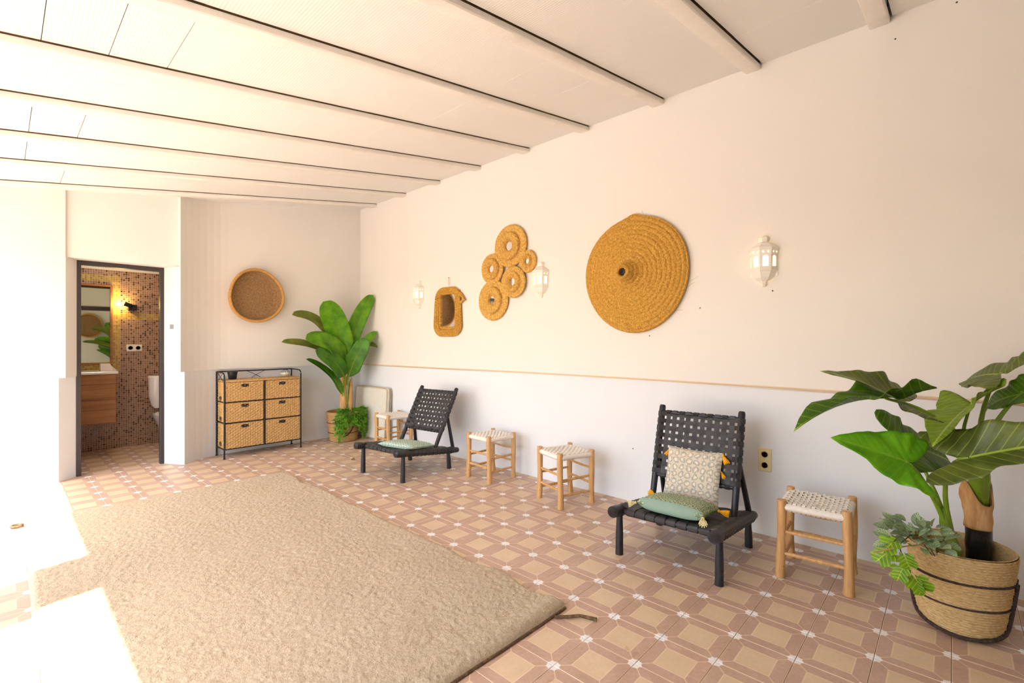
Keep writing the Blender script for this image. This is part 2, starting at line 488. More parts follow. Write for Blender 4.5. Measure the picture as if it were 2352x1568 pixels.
    def prism(self, poly, z0, z1):
        """plan polygon (ccw) extruded; z0/z1 numbers or functions of (x,y)"""
        k = len(poly)
        g0 = z0 if callable(z0) else (lambda x, y: z0)
        g1 = z1 if callable(z1) else (lambda x, y: z1)
        v = [(x, y, g0(x, y)) for x, y in poly] + [(x, y, g1(x, y)) for x, y in poly]
        f = [tuple(reversed(range(k))), tuple(range(k, 2 * k))]
        for i in range(k):
            j = (i + 1) % k
            f.append((i, j, k + j, k + i))
        return self.add(v, f)
    def grid(self, P, closed_u=False, closed_v=False):
        """P: array [nu][nv] of points"""
        P = np.asarray(P, float); nu, nv = P.shape[:2]
        f = []
        for i in range(nu - (0 if closed_u else 1)):
            i2 = (i + 1) % nu
            for j in range(nv - (0 if closed_v else 1)):
                j2 = (j + 1) % nv
                f.append((i * nv + j, i2 * nv + j, i2 * nv + j2, i * nv + j2))
        return self.add(P.reshape(-1, 3), f)

def mesh_of(name, g, smooth=True, uv=None):
    me = bpy.data.meshes.new(name)
    me.from_pydata(g.v, [], g.f)
    me.update()
    if smooth:
        me.polygons.foreach_set('use_smooth', [True] * len(me.polygons))
        try: me.set_sharp_from_angle(angle=math.radians(40))
        except Exception: pass
    if uv is not None:
        lay = me.uv_layers.new(name='UVMap')
        li = np.empty(len(me.loops), int); me.loops.foreach_get('vertex_index', li)
        lay.data.foreach_set('uv', np.asarray(uv, float)[li].reshape(-1))
    return me

def obj(name, g, mat, parent=None, smooth=True, world=False, uv=None, solid=0.0, mesh=None):
    if world and parent is not None:
        inv = parent.matrix_basis.inverted()
        if parent.parent is not None: inv = inv @ parent.parent.matrix_basis.inverted()
        g.v = [tuple(inv @ Vector(q)) for q in g.v]
    me = mesh or mesh_of(name, g, smooth, uv)
    if not mesh: me.materials.append(M[mat] if isinstance(mat, str) else mat)
    o = bpy.data.objects.new(name, me)
    COL.objects.link(o)
    if parent is not None: o.parent = parent
    if solid:
        m = o.modifiers.new('thickness', 'SOLIDIFY'); m.thickness = solid; m.offset = 0
    return o

def tag(o, label=None, cat=None, group=None, kind=None):
    if label: o['label'] = label
    if cat: o['category'] = cat
    if group: o['group'] = group
    if kind: o['kind'] = kind
    return o

def thing(name, label, cat, loc=(0, 0, 0), rotz=0.0, group=None, rot=None):
    o = bpy.data.objects.new(name, None)
    COL.objects.link(o)
    o.empty_display_size = 0.1
    o.location = loc
    o.rotation_euler = rot if rot else (0, 0, rotz)
    o.matrix_basis = Matrix.LocRotScale(Vector(loc), o.rotation_euler, None)
    tag(o, label, cat, group)
    return o

def struct(name, g, mat, parent=None, smooth=False):
    o = obj(name, g, mat, parent, smooth)
    if parent is None: o['kind'] = 'structure'
    return o

def copy_tree(o, parent=None):
    c = o.copy(); COL.objects.link(c)
    if parent is not None: c.parent = parent
    for ch in [q for q in bpy.data.objects if q.parent == o]:
        copy_tree(ch, c)
    return c

def bez(p0, p1, p2, t):
    return (1 - t) ** 2 * Vector(p0) + 2 * t * (1 - t) * Vector(p1) + t * t * Vector(p2)

def bezier(p0, p1, p2, k=12):
    return [bez(p0, p1, p2, i / (k - 1)) for i in range(k)]

def vnoise(shape, cell, rng):
    """smooth 2-D value noise"""
    h, w = shape
    gh, gw = int(h / cell) + 3, int(w / cell) + 3
    g = rng.random((gh, gw))
    yy = np.arange(h) / cell; xx = np.arange(w) / cell
    y0 = yy.astype(int); x0 = xx.astype(int)
    fy = (yy - y0)[:, None]; fx = (xx - x0)[None, :]
    fy = fy * fy * (3 - 2 * fy); fx = fx * fx * (3 - 2 * fx)
    a = g[np.ix_(y0, x0)]; b = g[np.ix_(y0, x0 + 1)]; c = g[np.ix_(y0 + 1, x0)]; d = g[np.ix_(y0 + 1, x0 + 1)]
    return (a * (1 - fx) + b * fx) * (1 - fy) + (c * (1 - fx) + d * fx) * fy

# ================================================================ SETTING
WX = 3.5                    # right wall
XL = -1.137                 # open side of the porch
YB, YF = 6.2, -2.0          # back wall, wall behind the viewer
CS = 0.154
def ceil_z(x): return 3.17 + CS * (x - WX)
DADO = 0.985

# ---- floor: bed plus individual tiles
bed = G().box((XL - 0.3, YF - 0.3, -0.12), (WX + 0.2, 7.7, -0.0075))
floor = struct('floor', bed, 'grout')

def tile_mesh():
    g = G(); h = TP / 2 - 0.0010; e = 0.0016
    g.add([(-h, -h, -0.0075), (h, -h, -0.0075), (h, h, -0.0075), (-h, h, -0.0075),
           (-h, -h, -e), (h, -h, -e), (h, h, -e), (-h, h, -e),
           (-h + e, -h + e, 0), (h - e, -h + e, 0), (h - e, h - e, 0), (-h + e, h - e, 0)],
          [(0, 1, 5, 4), (1, 2, 6, 5), (2, 3, 7, 6), (3, 0, 4, 7), (4, 5, 9, 8), (5, 6, 10, 9), (6, 7, 11, 10), (7, 4, 8, 11), (8, 9, 10, 11)])
    return g
tile_me = mesh_of('tile', tile_mesh(), False); tile_me.materials.append(M['tile'])
hd = math.radians(42.9); fwd = (math.cos(hd), math.sin(hd)); rgt = (math.sin(hd), -math.cos(hd))
near = []; rest = []
for i in range(-16, 7):
    for j in range(-11, 32):
        x = TX0 + (i + 0.5) * TP; y = TY0 + (j + 0.5) * TP
        if x > WX + TP * 0.45 or x < XL - 0.2 or y > 7.62 or y < YF - 0.1: continue
        if y > YB + 0.25 and not (-0.3 < x < 1.9): continue
        d = x * fwd[0] + y * fwd[1]; l = x * rgt[0] + y * rgt[1]
        under = 0.25 < x < 1.72 and 1.55 < y < 4.65
        seen = d > 1.6 and abs(l) < d * 1.10 + 0.15 and d * 0.717 > 1.2 and not under
        (near if seen else rest).append((d, x, y))
near.sort()
rest += near[300:]
for d, x, y in near[:300]:
    o = bpy.data.objects.new('tile', tile_me); COL.objects.link(o); o.parent = floor
    o.location = (x, y, rnd.uniform(-0.0004, 0.0004))
g = G(); tm = tile_mesh()
for d, x, y in rest:
    g.add([(q[0] + x, q[1] + y, q[2]) for q in tm.v], tm.f)
o = obj('tile_field', g, 'tile', floor, False); o['kind'] = 'stuff'

# ---- terrace outside the open side
terr = struct('floor_terrace', G().box((-14, -12, -0.2), (XL - 0.3, 14, -0.02)), 'terrace')

# ---- right wall
g = G().prism([(WX, YF - 0.2), (WX + 0.25, YF - 0.2), (WX + 0.25, 6.5), (WX, 6.5)], 0, DADO)
wall_r = struct('wall_right', g, 'wall_low')
up = obj('upper_wall', G().prism([(WX - 0.012, YF - 0.2), (WX + 0.25, YF - 0.2), (WX + 0.25, 6.5), (WX - 0.012, 6.5)], DADO, lambda x, y: ceil_z(x) + 0.06), 'wall_up', wall_r, False)
tr = G()
yy = np.linspace(YF, 6.2, 60)
prof = [(0.010, -0.012), (-0.004, -0.008), (-0.016, 0.0), (-0.019, 0.006), (-0.014, 0.012), (0.0, 0.014)]
Pt = [[(WX + px, y, DADO + 0.010 * math.sin(y * 0.7) + pz) for px, pz in prof] for y in yy]
tr.grid(Pt)
obj('dado_edge', tr, 'trim', wall_r)
for wy, wz, wx_ in ((1.911, 0.430, WX), (1.362, 1.545, WX - 0.012), (1.760, 1.345, WX - 0.012), (0.247, 3.03, WX - 0.012), (-0.01, 3.115, WX - 0.012), (0.882, 1.636, WX - 0.012)):
    obj('nail_hole', G().lathe([(0.0005, 0.0), (0.005, 0.0), (0.004, -0.002)], 10, M4=Matrix.Translation((wx_ - 0.0008, wy, wz)) @ Matrix.Rotation(-PI / 2, 4, 'Y')), 'dark_hole', wall_r)

# ---- back wall with the splayed door niche
DX0, DX1, DY, DZ = 0.503, 1.189, 6.19, 2.085
top = lambda x, y: ceil_z(x) + 0.06
g = G().prism([(XL - 0.3, 6.045), (0.369, 6.045), (DX0, DY), (DX0, 6.5), (XL - 0.3, 6.5)], 0, DADO - 0.02)
wall_b = struct('wall_back', g, 'wall_low')
g = G().prism([(XL - 0.3, 6.0), (0.412, 6.0), (DX0, DY - 0.01), (DX0, 6.5), (XL - 0.3, 6.5)], DADO - 0.02, DZ)
g.prism([(XL - 0.3, 6.0), (0.412, 6.0), (0.412, 6.5), (XL - 0.3, 6.5)], DZ, top)
obj('upper_wall', g, 'wall_up', wall_b, False)
obj('header', G().prism([(0.412, 6.03), (1.29, 6.03), (1.29, 6.5), (0.412, 6.5)], DZ, top), 'wall_up', wall_b, False)
def curve_front(x0, y0, x1, y1, dip=0.5, k=7):
    q = []
    for i in range(k + 1):
        t = i / k
        q.append((x0 + (x1 - x0) * t, y0 + (y1 - y0) * (1 - (1 - t) ** 2)))
    return q
lowf = [(DX1, DY - 0.012), (1.326, 5.95)] + curve_front(1.326, 5.95, 1.80, 6.195)[1:] + [(WX, YB), (WX, 6.5), (DX1 + 0.16, 6.5), (DX1, 6.23)]
obj('lower_wall', G().prism(lowf, 0, DADO - 0.005), 'wall_low', wall_b, False)
upf = [(DX1, DY - 0.012), (1.288, 5.935)] + curve_front(1.288, 5.935, 1.80, 6.175)[1:] + [(WX, YB - 0.018), (WX, 6.5), (DX1 + 0.16, 6.5), (DX1, 6.23)]
obj('upper_wall', G().prism(upf, DADO - 0.005, DZ), 'wall_up', wall_b, False)
upf2 = [(1.288, 5.935)] + curve_front(1.288, 5.935, 1.80, 6.175)[1:] + [(WX, YB - 0.018), (WX, 6.5), (1.288, 6.5)]
obj('upper_wall', G().prism(upf2, DZ, top), 'wall_up', wall_b, False)

# ---- wall behind the viewer and the open side: pillars under an eave beam
struct('wall_front', G().prism([(XL - 0.3, YF - 0.25), (WX + 0.25, YF - 0.25), (WX + 0.25, YF), (XL - 0.3, YF)], 0, top), 'wall_up')
g = G().box((XL, 2.93, 0), (XL + 0.16, 3.43, 2.301))
wall_l = struct('wall_left', g, 'wall_low')
obj('pillar', G().box((XL, YF, 0), (XL + 0.16, 0.6, 2.301)), 'wall_low', wall_l, False)
obj('eave_beam', G().prism([(XL, YF - 0.2), (XL + 0.2, YF - 0.2), (XL + 0.2, 6.4), (XL, 6.4)], 2.30, lambda x, y: ceil_z(x) + 0.2), 'wall_up', wall_l, False)

# ---- ceiling: slab, beams, ribbed ceramic panels
def cprism(x0, x1, y0, y1, d0, d1):
    return G().prism([(x0, y0), (x1, y0), (x1, y1), (x0, y1)], lambda x, y: ceil_z(x) + d0, lambda x, y: ceil_z(x) + d1)
ceiling = struct('ceiling', cprism(XL, WX + 0.25, YF - 0.2, 6.5, 0.11, 0.30), 'slab_shade')
BP, BY0, BW = 0.6845, 0.266, 0.105
beams_y = [BY0 + BP * k for k in range(-3, 9)]
for by in beams_y:
    x0, x1 = XL + 0.2, WX - 0.012
    g = G()
    # beam body, slightly rough lower arris
    ks = 40; P = []
    for i in range(ks + 1):
        x = x0 + (x1 - x0) * i / ks; j1 = rnd.uniform(-0.0022, 0.0022); j2 = rnd.uniform(-0.003, 0.003)
        zc = ceil_z(x)
        P.append([(x, by + 0.020, zc + 0.12), (x, by + 0.016, zc + 0.0), (x, by + 0.016, zc - 0.0035), (x, by + 0.004, zc - 0.0045), (x, by + 0.004 + j1 * 0.5, zc - 0.031 + j2 * 0.6), (x, by + 0.010 + j1, zc - 0.037), (x, by + BW - 0.012 + j2, zc - 0.037), (x, by + BW - 0.003, zc - 0.030), (x, by + BW, zc + 0.12)])
    g.grid(P)
    bo = obj('beam', g, 'beam', ceiling, True)
    obj('gap_shade_strip', cprism(x0, x1 - 0.002, by + 0.009, by + 0.015, -0.0040, 0.03), 'gap_shade', bo, False)  # dark strip painted in place of the shade in the gap
ys = [YF - 0.1 - BW] + beams_y + [6.5]
xs = [0.124 + 0.2335 * k for k in range(-6, 16)]
wide = {(0.124, 7), (0.3575, 7), (0.591, 7), (0.124, 9), (0.3575, 9), (0.3575, 11), (0.124, 10)}
for b in range(len(ys) - 1):
    ya = ys[b] + BW + 0.0005; yb = ys[b + 1] - 0.0060
    if b + 1 == len(ys) - 1: yb = 6.45
    for k in range(len(xs) - 1):
        xa, xb = xs[k], xs[k + 1]
        if xb < XL or xa > WX: continue
        xa = max(xa, XL + 0.1); xb = min(xb, WX + 0.02)
        gp = 0.0032 if any(abs(xs[k] - wx) < 0.01 and b == wb for wx, wb in wide) else 0.00015
        dz = rnd.uniform(0, 0.0016)
        o = obj('ceiling_panel', cprism(xa + gp, xb, ya, yb, dz, 0.028), 'panel', ceiling, False)

# ---- door frame (dark metal), no leaf in view
door = G()
fr = 0.032
door.bbox((DX0 - 0.004, DY - 0.012, 0), (DX0 + fr, DY + 0.05, DZ - 0.002), 0.003)
d1 = struct('door_1', door, 'frame_metal')
obj('jamb', G().bbox((DX1 - fr, DY - 0.022, 0), (DX1 + 0.004, DY + 0.04, DZ - 0.002), 0.003), 'frame_metal', d1, False)
obj('head', G().bbox((DX0 + fr, DY - 0.014, DZ - 0.042), (DX1 - fr, DY + 0.05, DZ - 0.002), 0.003), 'frame_metal', d1, False)

# ---- bathroom shell
BYW = 7.5
bx0, bx1 = -0.25, 1.82
wall_bath = struct('wall_bathroom_back', G().box((bx0 - 0.1, BYW, 0), (bx1 + 0.1, BYW + 0.15, 2.165)), 'mosaic')
obj('cornice', G().box((bx0 - 0.1, BYW - 0.012, 2.165), (bx1 + 0.1, BYW + 0.15, 2.5)), 'wall_up', wall_bath, False)
struct('wall_bathroom_right', G().box((bx1, 6.5, 0), (bx1 + 0.1, BYW, 2.45)), 'mosaic')
struct('wall_bathroom_left', G().box((bx0 - 0.1, 6.5, 0), (bx0, BYW, 2.45)), 'mosaic')
struct('ceiling_bathroom', G().box((bx0 - 0.1, 6.45, 2.42), (bx1 + 0.1, BYW + 0.15, 2.55)), 'wall_up')

# ================================================================ RUG
def build_rug():
    x0, x1, y0, y1 = 0.115, 1.875, 1.395, 4.815
    t = thing('jute_rug', 'large shaggy beige jute rug lying on the tiled floor', 'rug', (x0, y0, 0))
    st = 0.0075
    nx, ny = int((x1 - x0) / st), int((y1 - y0) / st)
    X, Y = np.meshgrid(np.linspace(0, x1 - x0, nx), np.linspace(0, y1 - y0, ny), indexing='ij')
    rg = np.random.default_rng(3)
    w1 = vnoise((nx, ny), 40, rg) - 0.5; w2 = vnoise((nx, ny), 9, rg) - 0.5
    w3 = vnoise((nx, ny), 2.2, rg); w4 = rg.random((nx, ny))
    edge = np.minimum(np.minimum(X, x1 - x0 - X), np.minimum(Y, y1 - y0 - Y))
    e = np.clip(edge / 0.035, 0, 1); rim = np.sqrt(1 - (1 - e) ** 2)
    Z = 0.004 + rim * (0.030 + 0.010 * w1 + 0.0015 * w2 + 0.0050 * (w3 - 0.5) + 0.0045 * (w4 - 0.5))
    # soft folds near the front edge
    Z += 0.010 * np.exp(-((Y - 0.10 - 0.05 * np.sin(X * 3)) / 0.035) ** 2) * rim
    # wavy outline
    o1 = vnoise((1, ny), 30, rg)[0] - 0.5; o2 = vnoise((1, nx), 30, rg)[0] - 0.5
    Xw = X + (o1[None, :] * 0.05) * (X / (x1 - x0)) + 0.03 * np.sin(Y / 3.42 * PI)[:] * (X / (x1 - x0)) + (o1[::-1][None, :] * 0.03) * (1 - X / (x1 - x0))
    Yw = Y + (o2[:, None] * 0.022)
    g = G().grid(np.stack([Xw, Yw, Z], -1))
    p = obj('pile', g, 'rug', t)
    # dark hem showing along the front edge
    hem = []
    for i in range(0, nx, 4):
        hem.append((Xw[i, 0], Yw[i, 0] - 0.002, 0.005))
    obj('hem', G().tube(hem, 0.0065, 6), 'rug_edge', t)
    # frayed corner strands
    obj('corner_strand', G().tube([(1.655, -0.020, 0.008), (1.695, -0.070, 0.012), (1.745, -0.105, 0.010), (1.772, -0.178, 0.009)], [0.007, 0.008, 0.007, 0.009], 7), 'rug_edge', t)
    a = [(-0.035 + 0.028 * math.cos(k / 10 * 2 * PI), 3.405 + 0.028 * math.sin(k / 10 * 2 * PI), 0.012) for k in range(11)]
    obj('corner_strand', G().tube(a, 0.009, 6), 'rug_edge', t)
build_rug()

# ================================================================ STOOLS
def woven_seat(hw, z, bands, cw, sag):
    g = G()
    for axis in (0, 1):
        for i in range(bands):
            s = -hw + (2 * hw) * (i + 0.5) / bands
            pts = []; nr = []
            k = 4 * bands
            for j in range(k + 1):
                u = -hw + 2 * hw * j / k
                zz = z - sag * (1 - (u / hw) ** 2) * (1 - (s / hw) ** 2)
                zz += 0.0035 * (1 if (i + axis) % 2 else -1) * math.cos(PI * bands * (u + hw) / (2 * hw) + PI / 2 * 0) * (1 if axis else -1)
                pts.append((u, s, zz) if axis == 0 else (s, u, zz)); nr.append((0, 0, 1))
            # wrap down around the side rails
            d = 0.022
            def side(sg):
                q = []
                for a in (25, 55, 90, 125, 160):
                    r = math.radians(a)
                    uu = sg * (hw + d * math.sin(r) * 0.8); zz = z - d + d * math.cos(r)
                    q.append((((uu, s, zz) if axis == 0 else (s, uu, zz)), ((sg * math.sin(r), 0, math.cos(r)) if axis == 0 else (0, sg * math.sin(r), math.cos(r)))))
                return q
            a = side(-1)[::-1]; b = side(1)
            P = [q[0] for q in a] + pts + [q[0] for q in b]
            N = [q[1] for q in a] + nr + [q[1] for q in b]
            g.ribbon(P, N, cw, 0.004)
    return g
def build_stool():
    t = thing('woven_stool', 'x', 'stool')
    hs = 0.150; H = 0.428
    seat = obj('woven_seat', woven_seat(hs - 0.006, 0.412, 13, 0.0150, 0.010), 'cord', t, False)
    for k, (sx, sy) in enumerate(((-1, 1), (-1, -1), (1, 1), (1, -1))):
        b = Vector((sx * (hs + 0.004), sy * (hs + 0.004), 0)); tp = Vector((sx * hs, sy * hs, H))
        pts = []; rd = []
        for i in range(9):
            u = i / 8
            q = b.lerp(tp, u); q.x += 0.003 * math.sin(u * 5 + k); q.y += 0.003 * math.cos(u * 4 + k * 2)
            pts.append(q); rd.append(0.0225 + 0.0015 * math.sin(u * 9 + k) + (0.002 if u == 0 else 0))
        obj('leg', G().tube(pts, rd, 12), 'stool_wood', t)
    def rung(a, b, r, bow=0.0):
        a = Vector(a); b = Vector(b); m = (a + b) / 2 + Vector((0, 0, -bow))
        pts = bezier(a, m + (m - (a + b) / 2), b, 9)
        rr = [r * (0.75 + 0.25 * math.sin(PI * i / 8)) + r * 0.25 for i in range(9)]
        obj('rung', G().tube(pts, rr, 8), 'stool_wood', t)
    for s in (-1, 1):
        rung((s * hs, -hs, 0.255 if s < 0 else 0.285), (s * hs, hs, 0.255 if s < 0 else 0.285), 0.0085, 0.006 if s > 0 else 0)
        rung((s * hs, -hs, 0.135 if s < 0 else 0.16), (s * hs, hs, 0.135 if s < 0 else 0.165), 0.009)
        rung((-hs, s * hs, 0.215), (hs, s * hs, 0.222), 0.0085)
        rung((-hs, s * hs, 0.095), (hs, s * hs, 0.10), 0.009)
    rails = G()
    for s in (-1, 1):
        obj('seat_rail', G().tube([(s * (hs + 0.001), -hs, 0.391), (s * (hs + 0.001), hs, 0.391)], 0.0185, 10), 'cord', t)
        obj('seat_rail', G().tube([(-hs, s * (hs + 0.001), 0.391), (hs, s * (hs + 0.001), 0.391)], 0.0185, 10), 'cord', t)
    return t
stool_spots = [
    ((3.10, 0.560), 4, 'rustic wooden stool with white woven cord seat beside the large near plant'),
    ((3.155, 2.335), -19, 'rustic wooden stool with white woven seat nearest the chair with two cushions'),
    ((3.215, 3.262), -4.5, 'rustic wooden stool with white woven seat right beside the far black chair'),
    ((3.285, 5.03), -5, 'rustic wooden stool half hidden behind the far black chair, by the leaning cushion'),
]
st0 = build_stool()
for i, ((x, y), a, lab) in enumerate(stool_spots):
    s = st0 if i == 0 else copy_tree(st0)
    s.location = (x, y, 0); s.rotation_euler = (0, 0, math.radians(a))
    tag(s, lab, 'stool', 'wooden stools along the white wall')

# ================================================================ STRAP CHAIRS
def build_chair(label, loc, yaw, pb, ptop, nv=10, nh=9):
    """pb, ptop: (x,z) of back post foot and top"""
    t = thing('strap_lounge_chair', label, 'chair', (loc[0], loc[1], 0), yaw, 'low black strap chairs')
    W = 0.292
    rail = lambda x: 0.270 - (x + 0.02) * 0.135
    for s in (1, -1):
        # legs
        for lx in (0.0, 0.60):
            zt = rail(lx) - 0.01
            b = (lx + (0.012 if lx > 0 else -0.004), s * (W + 0.0), 0)
            obj('leg', G().tube([b, (lx * 0.5 + b[0] * 0.5, s * W, zt * 0.5), (lx, s * W, zt * 0.82), (lx, s * W, zt)], [0.0235, 0.0225, 0.019, 0.019], 12), 'black_wood', t)
        # side rail, swelling at the front end
        pts = [(-0.098, s * W, rail(-0.098) - 0.004), (-0.09, s * W, rail(-0.09)), (-0.04, s * W, rail(-0.04)), (0.0, s * W, rail(0)), (0.35, s * W, rail(0.35)), (0.70, s * W, rail(0.70)), (0.735, s * W, rail(0.735)), (0.742, s * W, rail(0.742))]
        obj('seat_rail', G().tube(pts, [0.022, 0.034, 0.036, 0.031, 0.029, 0.029, 0.026, 0.016], 14), 'black_wood', t)
        # back post and strut
        y = s * (W - 0.034)
        a = Vector((pb[0], y, pb[1])); b = Vector((ptop[0], y, ptop[1]))
        d = (b - a).normalized()
        obj('back_post', G().tube([a, a.lerp(b, 0.3), a.lerp(b, 0.98), b], [0.019, 0.0215, 0.0215, 0.017], 12), 'black_wood', t)
        sa = a.lerp(b, 0.52)
        se = Vector((0.685, s * (W - 0.012), rail(0.685)))
        obj('strut', G().tube([sa + Vector((0.02, 0, 0)), se], [0.016, 0.019], 10), 'black_wood', t)
    obj('front_bar', G().tube([(0.005, -W, rail(0) - 0.004), (0.005, W, rail(0) - 0.004)], 0.017, 10), 'black_wood', t)
    obj('rear_bar', G().tube([(0.655, -W, rail(0.655)), (0.655, W, rail(0.655))], 0.017, 10), 'black_wood', t)
    # back panel frame
    A = Vector((pb[0], 0, pb[1])); B = Vector((ptop[0], 0, ptop[1])); d = (B - A); Lb = d.length; d.normalize()
    nb = Vector((-d.z, 0, d.x))                      # towards the sitter
    lo, hi = Lb * 0.30, Lb * 0.945
    yw = W - 0.034
    for q in (lo, hi - 0.012):
        c = A + d * q
        obj('back_bar', G().tube([(c.x, -yw, c.z), (c.x, yw, c.z)], 0.0135, 10), 'black_wood', t)
    r0 = 0.024
    # straps running up the back
    pv = (2 * yw - 0.055) / nv
    ph = (hi - lo) / nh
    for i in range(nv):
        y = -yw + 0.0275 + pv * (i + 0.5) + rnd.uniform(-0.002, 0.002)
        P = []; N = []
        for ang in (200, 150, 100, 60, 30):
            r = math.radians(ang); q = A + d * (lo - 0.016 * math.sin(r)) + nb * (0.016 * math.cos(r))
            P.append((q.x, y, q.z)); N.append(nb * math.cos(r) - d * math.sin(r))
        k = nh * 4
        for j in range(k + 1):
            q = A + d * (lo + (hi - 0.012 - lo) * j / k) + nb * (0.016 * (1 if j in (0, k) else 0.30) + 0.0035 * (-1) ** i * math.cos(PI * nh * j / k))
            P.append((q.x, y, q.z)); N.append(nb)
        for ang in (30, 60, 100, 150, 200):
            r = math.radians(ang); q = A + d * (hi - 0.012 + 0.016 * math.sin(r)) + nb * (0.016 * math.cos(r))
            P.append((q.x, y, q.z)); N.append(nb * math.cos(r) + d * math.sin(r))
        obj('back_strap', G().ribbon(P, N, pv * rnd.uniform(0.60, 0.72), 0.0028), 'strap', t, False)
    for j in range(nh):
        c = A + d * (lo + ph * (j + 0.5))
        P = []; N = []
        for sg in (-1, 1):
            seg = []
            for ang in (210, 170, 130, 90, 50, 15):
                r = math.radians(ang)
                yy_ = sg * (yw + r0 * math.sin(r)); q = c + nb * (r0 * math.cos(r))
                seg.append(((q.x, yy_, q.z), nb * math.cos(r) + Vector((0, sg * math.sin(r), 0))))
            if sg < 0:
                P += [a for a, b in seg]; N += [b for a, b in seg]
                k = nv * 4
                for m in range(k + 1):
                    yy_ = -yw + 2 * yw * m / k
                    e = min(m, k - m) / k
                    q = c + nb * ((r0 * max(0, 1 - e * 14)) + 0.005 - 0.0035 * (-1) ** j * math.cos(PI * nv * m / k))
                    P.append((q.x, yy_, q.z)); N.append(nb)
            else:
                seg = seg[::-1]
                P += [a for a, b in seg]; N += [b for a, b in seg]
        obj('back_strap', G().ribbon(P, N, ph * rnd.uniform(0.60, 0.72), 0.0028), 'strap', t, False)
    # seat straps across (wrapped round the rails) and lengthwise (round the front bar)
    ns = 13; px = 0.66 / ns; rr = 0.0325
    for i in range(ns):
        x = 0.005 + px * (i + 0.55)
        zr = rail(x)
        P = []; N = []
        left = [(210, -1), (170, -1), (130, -1), (90, -1), (55, -1), (25, -1)]
        for ang, sg in left:
            r = math.radians(ang); P.append((x, sg * (W + rr * math.sin(r)), zr + rr * math.cos(r))); N.append((0, sg * math.sin(r), math.cos(r)))
        k = 32
        for m in range(k + 1):
            y = -W + 0.01 + (2 * W - 0.02) * m / k; e = 1 - (2 * m / k - 1) ** 2
            P.append((x, y, zr + rr - 0.022 * e ** 0.6 + 0.003 * (-1) ** i * math.cos(PI * 8 * m / k))); N.append((0, 0, 1))
        for ang, sg in left[::-1]:
            r = math.radians(ang); P.append((x, -sg * (W + rr * math.sin(r)), zr + rr * math.cos(r))); N.append((0, -sg * math.sin(r), math.cos(r)))
        obj('seat_strap', G().ribbon(P, N, px * rnd.uniform(0.80, 0.94), 0.003), 'strap', t, False)
    nl = 8; py = (2 * W - 0.09) / nl
    for i in range(nl):
        y = -W + 0.045 + py * (i + 0.5)
        P = []; N = []
        z0 = rail(0) - 0.004
        for ang in (215, 180, 145, 110, 75, 40, 15):
            r = math.radians(ang); P.append((0.005 - 0.020 * math.sin(r), y, z0 + 0.020 * math.cos(r))); N.append((-math.sin(r), 0, math.cos(r)))
        e = 1 - ((i + 0.5) / nl * 2 - 1) ** 2
        for m in range(1, 30):
            x = 0.005 + 0.65 * m / 30
            P.append((x, y, rail(x) + 0.0325 - 0.022 * e ** 0.6 * min(1, m / 3) - 0.013 * max(0, 1 - m / 3) - 0.003 * (-1) ** i * math.cos(PI * 13 * m / 30))); N.append((0, 0, 1))
        obj('seat_strap', G().ribbon(P, N, py * rnd.uniform(0.82, 0.94), 0.003), 'strap', t, False)
    return t
build_chair('low black woven strap chair holding a green cushion and an upright beige pillow', (2.602, 1.211), math.radians(3.2), (0.40, 0.205), (0.590, 0.855))
build_chair('low black woven strap chair near the banana plant with one flat speckled cushion', (2.495, 4.012), math.radians(7.0), (0.43, 0.205), (0.765, 0.805))

# ================================================================ CUSHIONS
def pillow_mesh(w, h, th, pinch=0.06, k=30):
    """closed pillow, w along x, h along y"""
    g = G(); uv = []
    for sgn in (1, -1):
        P = np.zeros((k + 1, k + 1, 3))
        for i in range(k + 1):
            for j in range(k + 1):
                u = 2 * i / k - 1; v = 2 * j / k - 1
                px_ = 1 - pinch * (1 - abs(v) ** 2) * abs(u) ** 3; py_ = 1 - pinch * (1 - abs(u) ** 2) * abs(v) ** 3
                zz = th / 2 * (max(0, 1 - u ** 4) * max(0, 1 - v ** 4)) ** 0.55
                P[i, j] = (w / 2 * u * px_, h / 2 * v * py_, sgn * zz)
                uv.append((i / k, j / k * h / w))
        a = G().grid(P)
        if sgn < 0: a.f = [tuple(reversed(q)) for q in a.f]
        g.add(a.v, a.f)
    return g, uv
def tassel(r, l):
    g = G()
    g.lathe([(0.001, 0.0), (r * 0.5, -l * 0.06), (r * 0.55, -l * 0.18), (r * 0.3, -l * 0.26), (r * 0.7, -l * 0.5), (r, -l * 0.92), (r * 0.85, -l)], 12)
    for k in range(10):
        a = k / 10 * 2 * PI
        g.tube([(r * 0.3 * math.cos(a), r * 0.3 * math.sin(a), -l * 0.27), (r * 1.0 * math.cos(a), r * 1.0 * math.sin(a), -l * 0.8), (r * 1.15 * math.cos(a), r * 1.15 * math.sin(a), -l * 1.08)], r * 0.16, 5)
    return g
def put_tassel(t, p, dirv, mat, r=0.016, l=0.05):
    g = tassel(r, l)
    q = Vector((0, 0, -1)).rotation_difference(Vector(dirv))
    g.v = [tuple(q @ Vector(x) + Vector(p)) for x in g.v]
    obj('tassel', g, mat, t)
